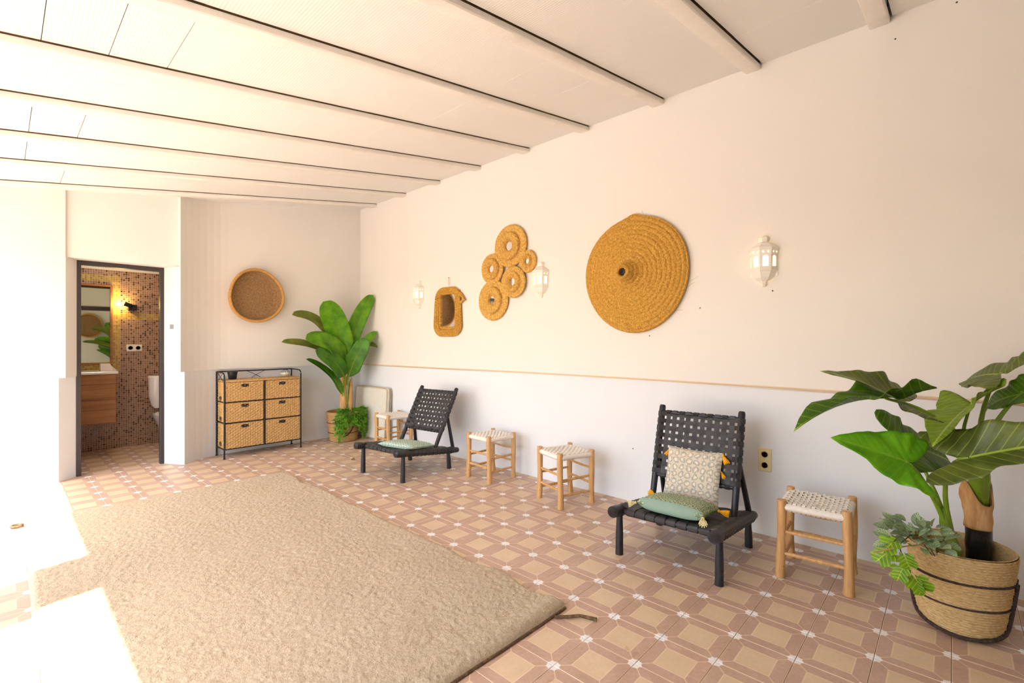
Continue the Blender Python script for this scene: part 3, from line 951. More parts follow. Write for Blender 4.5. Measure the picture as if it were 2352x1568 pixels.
# green cushion lying on the near chair
t = thing('green_cushion', 'sage green patterned cushion with ivory tassels lying on the near black chair', 'cushion', (2.765, 1.215, 0.318), rot=(0.0, math.radians(6), math.radians(2)))
g, uv = pillow_mesh(0.285, 0.40, 0.095)
obj('cover', g, 'pillow_green', t, uv=uv)
fr_ = G()
Pn = []
for j in range(25):
    v = -0.19 + 0.38 * j / 24; e = (1 - (v / 0.2) ** 4)
    Pn.append([(-0.139 + 0.006 * abs(math.cos(a)), v, 0.036 * e ** 0.5 * math.sin(a)) if False else (-0.118 - 0.028 * math.cos(a) * e, v, 0.040 * e ** 0.5 * math.sin(a)) for a in np.linspace(-1.2, 1.2, 9)])
fr_.grid(Pn)
obj('plain_border', fr_, 'pillow_teal', t)
put_tassel(t, (-0.138, 0.195, -0.004), (-0.5, 0.75, -0.25), 'ivory')
put_tassel(t, (-0.135, -0.195, -0.004), (-0.75, -0.3, -0.35), 'ivory', 0.018, 0.052)
put_tassel(t, (0.135, 0.195, 0.0), (0.2, 0.9, 0.15), 'yellow')
put_tassel(t, (0.10, -0.198, -0.002), (0.25, -1.0, -0.15), 'yellow', 0.016, 0.06)
# beige pillow leaning on the near chair's back
t = thing('beige_pillow', 'square beige pillow with grey floral print leaning upright on near chair', 'cushion', (2.985, 1.235, 0.272), rot=(0, math.radians(18), math.radians(2)))
g, uv = pillow_mesh(0.34, 0.355, 0.075, 0.045)
g.v = [(q[2], -q[1], q[0] + 0.172) for q in g.v]
obj('cover', g, 'pillow_beige', t, uv=uv)
put_tassel(t, (0.0, -0.170, 0.335), (0.1, -0.6, -1), 'yellow', 0.015, 0.06)
put_tassel(t, (0.012, 0.172, 0.325), (0.1, 0.5, -1), 'yellow', 0.011, 0.05)
put_tassel(t, (0.01, -0.170, 0.23), (0.2, -0.5, -1), 'yellow', 0.010, 0.04)
# flat cushion on the far chair
t = thing('speckled_cushion', 'flat teal and sand speckled cushion lying on the far black chair', 'cushion', (2.715, 3.935, 0.292), rot=(0, math.radians(6), math.radians(14)))
g, uv = pillow_mesh(0.36, 0.43, 0.07)
obj('cover', g, 'pillow_dots', t, uv=uv)

# ================================================================ BASKET SURFACES
def rope_wall(prof_fn, h, rows, n=128, braid=0.6, amp=0.0030, c=(0, 0), wob=0.0):
    """vertical round wall of stacked rope rows; prof_fn(t)->(r,z)"""
    k = rows * 4; P = np.zeros((k + 1, n, 3))
    for i in range(k + 1):
        t = i / k; r, z = prof_fn(t)
        row = math.floor(t * rows)
        for j in range(n):
            a = 2 * PI * j / n
            b = amp * abs(math.sin(PI * t * rows)) + amp * braid * math.sin(a * n / 4 + row * 1.7) * abs(math.sin(PI * t * rows))
            rr = r + b + wob * math.sin(3 * a + 1.3 + t * 2)
            P[i, j] = (c[0] + rr * math.cos(a), c[1] + rr * math.sin(a), z)
    return P

# ---- near planter: seagrass basket with dark braid lines and handles
PX, PY = 2.99, -0.017
RT, RB, HP = 0.188, 0.1325, 0.372
t = thing('seagrass_basket', 'pale seagrass rope basket with black braid lines holding the large near plant', 'basket', (PX, PY, 0))
rfun = lambda z: RB + (RT - RB) * (z / HP) ** 0.62
def near_prof(q):
    if q < 0.06: return (RB * 0.9 + RB * 0.1 * (q / 0.06), 0.004 * q / 0.06 + 0.002)
    z = HP * (q - 0.06) / 0.94
    return (rfun(z), 0.006 + z * (1 - 0.006 / HP))
gb = G().grid(rope_wall(near_prof, HP, 34, 150), closed_v=True)
gb.lathe([(0.0005, 0.002), (RB * 0.9, 0.002)], 60)
inner = [(RT - 0.002, HP + 0.003), (RT - 0.008, HP + 0.004), (RT - 0.014, HP - 0.003)] + [(rfun(z) - 0.014, z) for z in np.linspace(HP - 0.02, 0.1, 8)]
obj('rope_body', gb, 'seagrass', t)
gi = G().lathe(inner, 80); gi.f = [q for q in gi.f if len(q) == 4]
obj('inner_wall', gi, 'seagrass', t)
for zz, rr in ((0.258, 0.0055), (0.148, 0.0042)):
    ring = [((rfun(zz) + 0.004) * math.cos(a), (rfun(zz) + 0.004) * math.sin(a), zz + 0.004 * math.sin(a * 2)) for a in np.linspace(0, 2 * PI, 73)]
    obj('braid_ring', G().tube(ring, rr, 6, cap=False), 'dark_braid', t)
def handle(angc, spread):
    pts = []
    a0, a1 = angc - spread, angc + spread
    for s in range(29):
        u = s / 28
        if u < 0.3: z = 0.262 - (0.262 - 0.045) * u / 0.3; a = a0
        elif u > 0.7: z = 0.045 + (0.262 - 0.045) * (u - 0.7) / 0.3; a = a1
        else:
            w = (u - 0.3) / 0.4; a = a0 + (a1 - a0) * w; z = 0.045 - 0.030 * math.sin(PI * w)
        r = rfun(max(z, 0.0)) + 0.007
        pts.append((r * math.cos(a), r * math.sin(a), z))
    return G().tube(pts, 0.0085, 8)
obj('handle', handle(math.radians(180), math.radians(80)), 'dark_braid', t)
obj('handle', handle(math.radians(0), math.radians(80)), 'dark_braid', t)
obj('soil', G().lathe([(0.0005, 0.262), (0.08, 0.258), (0.155, 0.248), (0.157, 0.22)], 40), 'soil', t)

# ---- far planter
FX, FY = 3.10, 5.93
t = far_basket = thing('tan_basket', 'round tan basket with dark twine rings holding the banana plant in the corner', 'basket', (FX, FY, 0))
fr2 = lambda z: 0.172 + 0.042 * (z / 0.375) ** 0.8
def far_prof(q):
    if q < 0.05: return (0.155 + 0.017 * q / 0.05, 0.002 + 0.004 * q / 0.05)
    z = 0.375 * (q - 0.05) / 0.95
    return (fr2(z), 0.006 + z)
gb = G().grid(rope_wall(far_prof, 0.375, 26, 110, 0.4, 0.003), closed_v=True)
obj('woven_body', gb, 'jute_pot', t)
gi = G().lathe([(0.212, 0.382), (0.206, 0.385), (0.200, 0.376), (0.192, 0.3)], 60); gi.f = [q for q in gi.f if len(q) == 4]
obj('inner_wall', gi, 'jute_pot', t)
for zz in (0.115, 0.245):
    ring = [((fr2(zz) + 0.003) * math.cos(a), (fr2(zz) + 0.003) * math.sin(a), zz) for a in np.linspace(0, 2 * PI, 61)]
    obj('twine_ring', G().tube(ring, 0.0045, 6, cap=False), 'dark_braid', t)
def far_handle(ac):
    pts = []
    for s in range(25):
        u = s / 24; a = ac + (u - 0.5) * 1.25
        z = 0.285 - 0.20 * math.sin(PI * u) ** 0.8
        pts.append(((fr2(z) + 0.011) * math.cos(a), (fr2(z) + 0.011) * math.sin(a), z))
    return G().tube(pts, 0.0065, 7)
obj('handle', far_handle(math.radians(250)), 'dark_braid', t)
obj('handle', far_handle(math.radians(70)), 'dark_braid', t)
obj('soil', G().lathe([(0.0005, 0.315), (0.1, 0.312), (0.188, 0.305), (0.190, 0.28)], 40), 'soil', t)

# ================================================================ LEAVES
def banana_leaf(base, ctrl, tip, W, nrm, fold=0.25, wave=0.03, seed=0, k=26, m=10, blunt=0.45, tear=()):
    rg = random.Random(seed)
    pts = bezier(base, ctrl, tip, k)
    P = np.zeros((k, m + 1, 3)); uv = []
    nrm = Vector(nrm).normalized(); ph1, ph2 = rg.uniform(0, 6), rg.uniform(0, 6)
    for i in range(k):
        t = i / (k - 1)
        tan = (pts[min(i + 1, k - 1)] - pts[max(i - 1, 0)]).normalized()
        s = tan.cross(nrm).normalized(); nn = s.cross(tan).normalized()
        w = W * (min(1, t / 0.22) ** 0.6) * (max(0.0, 1 - t ** 4.5)) ** blunt
        w = max(w, 0.0015)
        for j in range(m + 1):
            v = 2 * j / m - 1
            q = pts[i] + s * (v * w) + nn * (fold * abs(v) * w + wave * W * 4 * v * v * math.sin(t * 13 + (ph1 if v > 0 else ph2)) * 0.5)
            P[i, j] = q; uv.append((t, v))
    return G().grid(P), uv

RT_TAB = [(0, 1.0), (4, 0.91), (10, 0.77), (20, 0.62), (36, 0.49), (56, 0.41), (78, 0.37), (98, 0.39), (114, 0.45), (125, 0.505), (132, 0.49), (140, 0.36), (148, 0.23), (160, 0.12), (180, 0.05)]
def heart_r(deg):
    d = abs(deg)
    for (a, ra), (b, rb) in zip(RT_TAB, RT_TAB[1:]):
        if a <= d <= b:
            u = (d - a) / (b - a); return ra + (rb - ra) * u
    return 0.07
def heart_leaf(att, tip, nrm, wide=1.0, fold=0.18, droop=0.10, ripple=0.03, seed=0, lobe=1.0, roll=0.0):
    rg = random.Random(seed)
    att = Vector(att); tip = Vector(tip); ax = tip - att; L = ax.length; ax.normalize()
    nn = Vector(nrm); s = nn.cross(ax).normalized(); nn = ax.cross(s).normalized()
    nt, nr = 72, 9
    P = np.zeros((nr, nt + 1, 3)); uv = []
    ph = [rg.uniform(0, 6) for _ in range(3)]
    for i in range(nr):
        q = (i / (nr - 1)) ** 0.9
        for j in range(nt + 1):
            dg = -180 + 360 * j / nt
            a = math.radians(dg); r = heart_r(dg)
            x = r * q * math.cos(a); y = r * q * math.sin(a) * wide
            if x < 0: x *= lobe
            edge = q * q * min(1, abs(dg) / 12)
            z = fold * abs(y) - droop * (max(0, x) ** 2) - droop * 0.9 * (min(0, x) ** 2) * 2 + ripple * edge * (math.sin(dg / 15.0 + ph[0]) + 0.5 * math.sin(dg / 6.0 + ph[1]))
            z += roll * y * abs(y) * 2
            # lift so that the tip stays where it was asked for
            z += droop * max(0, x) 
            p = att + ax * (x * L) + s * (y * L) + nn * (z * L)
            P[i, j] = p; uv.append((x, y / max(wide, 0.01)))
    return G().grid(P), uv

def small_leaf(L, w, n=7, curl=0.2):
    P = []; uv = []
    for i in range(n):
        t = i / (n - 1); ww = w * math.sin(PI * min(1, t * 0.96 + 0.02)) ** 0.75
        row = []
        for j in range(5):
            v = j / 2 - 1
            row.append((t * L, v * ww, 0.25 * abs(v) * ww - curl * L * t * t)); uv.append((t, v * w / L))
        P.append(row)
    return G().grid(P), uv

# ---- banana plant in the far corner
def build_banana(label, loc):
    T = Vector(loc)
    t = thing('banana_plant', label, 'plant', loc)
    def L(*a): return Vector(a)                      # coordinates relative to the foot of the plant (x, y, z)
    trunk = [(0.0, 0.0, 0.30), (-0.005, -0.005, 0.5), (-0.008, 0.0, 0.72), (-0.002, 0.0, 0.90), (-0.02, -0.01, 1.0)]
    obj('trunk', G().tube(trunk, [0.046, 0.044, 0.043, 0.045, 0.030], 14), 'bark', t)
    obj('trunk', G().tube([(0.075, -0.02, 0.30), (0.078, -0.02, 0.55), (0.085, -0.02, 0.68), (0.105, -0.02, 0.82)], [0.040, 0.038, 0.030, 0.008], 12), 'bark', t)
    obj('sheath', G().tube([(-0.02, -0.04, 0.86), (-0.045, -0.05, 0.96), (-0.05, -0.06, 1.02)], [0.022, 0.020, 0.006], 8), 'bark', t)
    obj('sheath', G().tube([(0.012, -0.045, 0.84), (0.01, -0.05, 0.95), (-0.01, -0.055, 1.03)], [0.020, 0.018, 0.005], 8), 'bark', t)
    spec = [
        # base, ctrl, tip, half width, normal, mat, fold
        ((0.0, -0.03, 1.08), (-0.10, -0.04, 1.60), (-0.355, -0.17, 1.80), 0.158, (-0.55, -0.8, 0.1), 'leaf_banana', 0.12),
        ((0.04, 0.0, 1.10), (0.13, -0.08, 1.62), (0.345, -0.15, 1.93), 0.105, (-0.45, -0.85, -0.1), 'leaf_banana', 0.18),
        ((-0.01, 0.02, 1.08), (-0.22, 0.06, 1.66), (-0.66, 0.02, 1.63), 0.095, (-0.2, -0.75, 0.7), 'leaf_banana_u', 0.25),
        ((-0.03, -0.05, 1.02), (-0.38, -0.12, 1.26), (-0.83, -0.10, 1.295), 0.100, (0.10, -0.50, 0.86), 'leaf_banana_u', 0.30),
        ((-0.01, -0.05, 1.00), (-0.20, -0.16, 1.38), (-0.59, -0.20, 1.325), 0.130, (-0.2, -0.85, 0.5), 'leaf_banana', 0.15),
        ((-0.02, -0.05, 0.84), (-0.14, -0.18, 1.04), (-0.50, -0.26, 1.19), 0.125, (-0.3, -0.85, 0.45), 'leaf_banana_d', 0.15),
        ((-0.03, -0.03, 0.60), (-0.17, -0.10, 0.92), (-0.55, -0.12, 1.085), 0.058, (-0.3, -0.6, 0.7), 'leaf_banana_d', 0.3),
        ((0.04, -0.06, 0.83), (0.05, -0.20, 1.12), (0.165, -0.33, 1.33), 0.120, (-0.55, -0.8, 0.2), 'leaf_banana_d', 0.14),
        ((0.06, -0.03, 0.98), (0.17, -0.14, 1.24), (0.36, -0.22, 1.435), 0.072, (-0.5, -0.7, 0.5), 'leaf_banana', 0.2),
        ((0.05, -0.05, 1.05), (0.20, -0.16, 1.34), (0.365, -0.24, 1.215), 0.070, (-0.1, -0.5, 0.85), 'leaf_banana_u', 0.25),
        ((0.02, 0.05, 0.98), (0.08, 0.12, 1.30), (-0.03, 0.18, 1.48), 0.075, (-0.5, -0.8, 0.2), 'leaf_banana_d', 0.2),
    ]
    for i, (b, c, tp, w, nn, mt, fo) in enumerate(spec):
        g, uv = banana_leaf(b, c, tp, w, nn, fo, 0.02, i + 3)
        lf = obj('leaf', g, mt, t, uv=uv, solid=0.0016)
        sp = [Vector((0.03 if b[0] > 0.03 else -0.01, b[1] * 0.5, 0.42 if i in (5, 6, 7) else 0.72)), Vector(b)] + bezier(b, c, tp, 10)[1:7]
        obj('midrib', G().tube(sp, [0.012, 0.011] + [0.008, 0.007, 0.006, 0.005, 0.004, 0.003], 7), 'stem_green', t)
    return t
build_banana('tall banana plant with big bright paddle leaves in the far corner', (FX, FY, 0.0))

# ---- fern hanging over the far basket
def build_fern():
    t = thing('trailing_fern', 'bright green trailing fern spilling over the banana plant basket', 'plant', (FX, FY, 0.36))
    rg = random.Random(11)
    fr_spec = [(-139, .26), (-132, .33), (-126, .35), (-120, .30), (-114, .24), (-106, .17), (-96, .14), (-86, .12), (-76, .16), (-62, .24), (-52, .32), (-44, .34), (-36, .33), (-28, .30), (-20, .24), (-110, .10), (-70, .10), (-128, .20), (-48, .2)]
    for s, (deg, dn) in enumerate(fr_spec):
        a = math.radians(deg + rg.uniform(-3, 3)); out = rg.uniform(0.235, 0.262) + (0.012 if deg > -55 else 0)
        ca, sa = math.cos(a), math.sin(a)
        b0 = Vector((0.10 * ca + 0.04, 0.10 * sa - 0.02, -0.04))
        p1 = Vector((0.21 * ca + 0.02, 0.21 * sa - 0.01, rg.uniform(0.09, 0.17)))
        p2 = Vector((out * ca, out * sa, -dn))
        pm = Vector((out * ca, out * sa, 0.0))
        path = [bez(b0, p1, pm, q / 7) for q in range(8)] + [bez(pm, pm.lerp(p2, 0.5) + Vector((rg.uniform(-.012, .012), rg.uniform(-.012, .012), 0)), p2, q / 10) for q in range(1, 11)]
        g = G(); uv = []
        for q in range(2, len(path) - 1):
            tan = (path[q + 1] - path[q - 1]).normalized()
            for rep in range(6):
                ang = rg.uniform(0, 2 * PI)
                side = Vector((math.cos(ang), math.sin(ang), rg.uniform(-0.6, 0.3)))
                if side.dot(Vector((ca, sa, 0))) < -0.15: side -= 1.3 * side.dot(Vector((ca, sa, 0))) * Vector((ca, sa, 0))
                side.normalize()
                ln = rg.uniform(0.030, 0.055)
                lg, luv = small_leaf(ln, ln * 0.20, 4, 0.35)
                x = (side + tan * 0.6).normalized(); yv = x.cross(Vector((rg.uniform(-1, 1), rg.uniform(-1, 1), 1.2))).normalized(); z = x.cross(yv)
                R = Matrix((x, yv, z)).transposed()
                g.add([R @ Vector(w) + path[q] for w in lg.v], lg.f); uv += luv
        fr_ = obj('frond', g, 'fern', t, uv=uv)
        obj('stem', G().tube(path, 0.0022, 5), 'stem_green', fr_)
build_fern()

# ---- elephant ear plant in the near basket
def build_alocasia():
    t = thing('elephant_ear_plant', 'large elephant ear plant with arrow shaped leaves at the right edge', 'plant', (3.03, -0.05, 0.25))
    def put(name, g, mat, uv=None, solid=0.0):
        return obj(name, g, mat, t, world=True, uv=uv, solid=solid)
    spec = dict(
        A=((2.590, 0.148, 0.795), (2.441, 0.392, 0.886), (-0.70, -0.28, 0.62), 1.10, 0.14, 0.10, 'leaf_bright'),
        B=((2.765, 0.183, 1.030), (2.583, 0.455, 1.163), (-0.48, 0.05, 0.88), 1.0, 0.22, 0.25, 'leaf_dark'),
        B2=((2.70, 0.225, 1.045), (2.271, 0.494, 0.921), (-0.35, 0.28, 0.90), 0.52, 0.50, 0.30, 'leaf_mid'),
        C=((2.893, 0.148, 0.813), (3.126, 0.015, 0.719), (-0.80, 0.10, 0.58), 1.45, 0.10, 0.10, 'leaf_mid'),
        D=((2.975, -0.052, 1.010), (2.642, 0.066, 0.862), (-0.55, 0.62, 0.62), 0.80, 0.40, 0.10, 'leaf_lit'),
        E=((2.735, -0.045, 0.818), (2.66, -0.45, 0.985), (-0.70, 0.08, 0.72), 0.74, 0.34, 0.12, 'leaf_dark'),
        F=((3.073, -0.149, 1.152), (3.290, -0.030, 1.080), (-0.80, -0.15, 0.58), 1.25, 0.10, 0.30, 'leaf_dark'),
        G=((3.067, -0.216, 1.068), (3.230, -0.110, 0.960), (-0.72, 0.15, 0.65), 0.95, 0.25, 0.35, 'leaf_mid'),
    )
    for i, (k, (a, tp, nn, wd, fo, dr, mt)) in enumerate(spec.items()):
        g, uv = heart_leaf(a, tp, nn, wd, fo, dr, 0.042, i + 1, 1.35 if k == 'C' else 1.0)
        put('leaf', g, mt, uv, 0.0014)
    foot = (2.905, -0.005, 0.27); foot2 = (3.07, -0.075, 0.60)
    stems = [
        [(2.905, 0.0, 0.25), (2.885, 0.009, 0.373), (2.859, 0.036, 0.532), (2.80, 0.08, 0.63), (2.70, 0.11, 0.74), spec['A'][0]],
        [(2.91, -0.005, 0.25), (2.888, 0.005, 0.40), (2.862, 0.034, 0.55), (2.86, 0.09, 0.70), spec['C'][0]],
        [(2.915, -0.01, 0.25), (2.89, 0.0, 0.42), (2.865, 0.03, 0.56), (2.80, 0.03, 0.68), (2.765, 0.02, 0.77), (2.742, -0.02, 0.812), spec['E'][0]],
        [(3.06, -0.07, 0.62), (3.00, -0.06, 0.76), (2.95, -0.02, 0.88), (2.88, 0.05, 0.95), (2.82, 0.12, 1.005), spec['B'][0]],
        [(2.98, -0.045, 0.82), (2.93, -0.005, 0.90), (2.86, 0.07, 0.965), (2.78, 0.16, 1.022), spec['B2'][0]],
        [(3.06, -0.072, 0.62), (2.99, -0.05, 0.76), (2.93, -0.01, 0.83), spec['D'][0]],
        [(3.07, -0.08, 0.62), (3.01, -0.08, 0.80), (3.00, -0.085, 0.95), (3.03, -0.11, 1.07), spec['F'][0]],
        [(3.075, -0.085, 0.62), (3.02, -0.10, 0.85), (3.03, -0.14, 0.95), (3.05, -0.18, 1.02), spec['G'][0]],
    ]
    for i, s in enumerate(stems):
        k = len(s); r0 = 0.014 if i < 3 else 0.016
        P = []
        for a in range(k - 1):
            for u in (0, 0.5): P.append(Vector(s[a]).lerp(Vector(s[a + 1]), u))
        P.append(Vector(s[-1]))
        for _ in range(2):
            P = [P[0]] + [(P[q - 1] + P[q] * 2 + P[q + 1]) / 4 for q in range(1, len(P) - 1)] + [P[-1]]
        put('petiole', G().tube(P, [r0 + (0.0055 - r0) * (q / (len(P) - 1)) ** 0.7 for q in range(len(P))], 9), 'stem_green')
    put('stem', G().tube([(2.91, -0.005, 0.25), (2.888, 0.005, 0.38), (2.868, 0.03, 0.49), (2.858, 0.04, 0.56)], [0.030, 0.028, 0.020, 0.010], 12), 'stem_green')
    put('stem', G().tube([(3.085, -0.08, 0.52), (3.04, -0.075, 0.68), (3.00, -0.068, 0.79), (2.98, -0.05, 0.86)], [0.030, 0.030, 0.026, 0.012], 14), 'stem_green')
    put('stem', G().tube([(3.09, -0.09, 0.52), (3.06, -0.095, 0.68), (3.03, -0.09, 0.80), (3.01, -0.085, 0.88)], [0.026, 0.027, 0.022, 0.012], 12), 'stem_green')
    put('wrapped_trunk', G().tube([(3.085, -0.085, 0.24), (3.085, -0.085, 0.33), (3.084, -0.084, 0.36), (3.083, -0.083, 0.40), (3.082, -0.082, 0.45)], [0.047, 0.046, 0.049, 0.046, 0.047], 18), 'black_wrap')
    P = []
    ph0 = math.radians(-47)
    for i in range(13):
        row = []
        for j in range(28):
            a = 2 * PI * j / 28
            zt = 0.555 + 0.105 * math.cos(a - ph0) ** 4
            z = 0.44 + (zt - 0.44) * i / 12
            fl = 0.0 if i < 6 else (i - 6) / 6
            rr = 0.0465 + 0.002 * math.sin(5 * a + i) + fl * (0.016 if math.cos(a - ph0) < 0 else 0.003)
            row.append((3.080 + rr * math.cos(a), -0.081 + rr * math.sin(a), z))
        P.append(row)
    put('split_bark', G().grid(P, closed_v=True), 'bark', None, 0.005)
build_alocasia()

# ---- variegated creeper and lime leaves spilling over the near basket
def place_leaf(t, name, mesh_g, uv, pos, dirv, nrm, mat, mesh=None):
    x = Vector(dirv).normalized(); yv = Vector(nrm).cross(x).normalized(); z = x.cross(yv)
    o = obj(name, None, mat, t, mesh=mesh)
    o.matrix_basis = Matrix.Translation(Vector(pos)) @ Matrix((x, yv, z)).transposed().to_4x4()
    return o
def build_creeper():
    c = Vector((2.80, 0.085, 0.40))
    t = thing('variegated_creeper', 'bushy grey green variegated creeper on the rim of the near basket', 'plant', c)
    rg = random.Random(21)
    mes = []
    for L_, w_ in ((0.060, 0.019), (0.052, 0.017), (0.044, 0.016)):
        g, uv = small_leaf(L_, w_, 7, 0.25)
        me = mesh_of('leaf', g, True, uv); me.materials.append(M['leaf_var']); mes.append(me)
    for i in range(85):
        u = rg.random()
        p = Vector((-0.13 + 0.20 * rg.random(), -0.065 + 0.21 * rg.random(), 0)) 
        p.z = 0.005 + 0.085 * (1 - ((p.x + 0.02) / 0.13) ** 2) * rg.uniform(0.2, 1.0)
        d = Vector((p.x + 0.02 - 0.04, p.y - 0.02, 0.05 + rg.uniform(-0.05, 0.06))) + Vector((rg.uniform(-0.05, 0.05), rg.uniform(-0.05, 0.05), 0))
        nn = Vector((rg.uniform(-0.8, 0.2), rg.uniform(-0.5, 0.5), 1))
        place_leaf(t, 'leaf', None, None, p, d, nn, None, mes[i % 3])
    for i in range(7):
        a = rg.uniform(0, 2 * PI)
        obj('vine', G().tube([(0.05, -0.04, -0.10), (0.02 * math.cos(a), 0.03 * math.sin(a), 0.02), (0.09 * math.cos(a) - 0.02, 0.08 * math.sin(a) + 0.02, 0.05)], 0.0018, 5), 'stem_dark', t)
    obj('straw', G().tube([(0.10, -0.04, 0.00), (-0.05, 0.02, 0.012), (-0.16, 0.07, 0.022), (-0.25, 0.17, -0.004)], 0.0028, 6), 'twine', t)
build_creeper()
def split_leaf(L_, w_):
    """rounded leaf with notched edge"""
    P = []; uv = []; nt = 40
    for i in range(6):
        q = i / 5; row = []
        for j in range(nt + 1):
            a = -PI + 2 * PI * j / nt
            r = 0.5 * (1 + 0.25 * math.cos(a)) * (1 - 0.34 * q * (max(0, math.sin(a * 5 + 0.6)) ** 3)) * (0.25 if abs(abs(a) - PI) < 0.12 else 1)
            x = 0.42 + r * q * math.cos(a) * 1.05; y = r * q * math.sin(a) * w_ / L_ * 1.1
            row.append((x * L_, y * L_, 0.25 * abs(y) * L_ - 0.25 * L_ * x * x)); uv.append((x, y))
        P.append(row)
    return G().grid(P), uv
def build_lime():
    c = Vector((2.68, 0.15, 0.435))
    t = thing('lime_split_leaf_vine', 'lime green split leaf vine hanging over the left side of near basket', 'plant', c)
    obj('vine', G().tube([(0.13, -0.07, 0.0), (0.03, -0.01, 0.02), (-0.05, 0.025, -0.01), (-0.05, 0.0, -0.09), (-0.03, -0.02, -0.15)], 0.0025, 6), 'stem_dark', t)
    mes = []
    for L_, w_ in ((0.085, 0.085), (0.072, 0.07), (0.06, 0.05)):
        g, uv = split_leaf(L_, w_)
        me = mesh_of('leaf', g, True, uv); me.materials.append(M['leaf_lime']); mes.append(me)
    g, uv = small_leaf(0.06, 0.018, 7, 0.2)
    me = mesh_of('leaf', g, True, uv); me.materials.append(M['leaf_var']); mes.append(me)
    sp = [((-0.035, 0.03, 0.01), (-0.5, 0.55, -0.5), (-0.7, 0.2, 0.7), 0), ((-0.05, 0.045, -0.035), (-0.35, 0.75, -0.7), (-0.8, 0.1, 0.5), 0), ((-0.055, 0.01, -0.03), (-0.2, -0.3, -0.95), (-0.9, 0.2, 0.3), 1),
          ((-0.05, 0.005, -0.09), (-0.3, 0.35, -0.8), (-0.85, 0.2, 0.4), 1), ((-0.04, -0.02, -0.12), (-0.1, -0.5, -0.85), (-0.9, 0, 0.3), 0), ((-0.035, -0.03, -0.135), (-0.3, -0.1, -1), (-0.9, 0.3, 0.2), 2),
          ((-0.045, 0.06, -0.01), (-0.4, 0.9, -0.25), (-0.5, 0.1, 0.9), 3), ((-0.03, 0.05, 0.015), (0.1, 1, 0.3), (-0.5, 0.1, 0.9), 3)]
    for p, d, nn, k in sp: place_leaf(t, 'leaf', None, None, p, d, nn, None, mes[k])
build_lime()

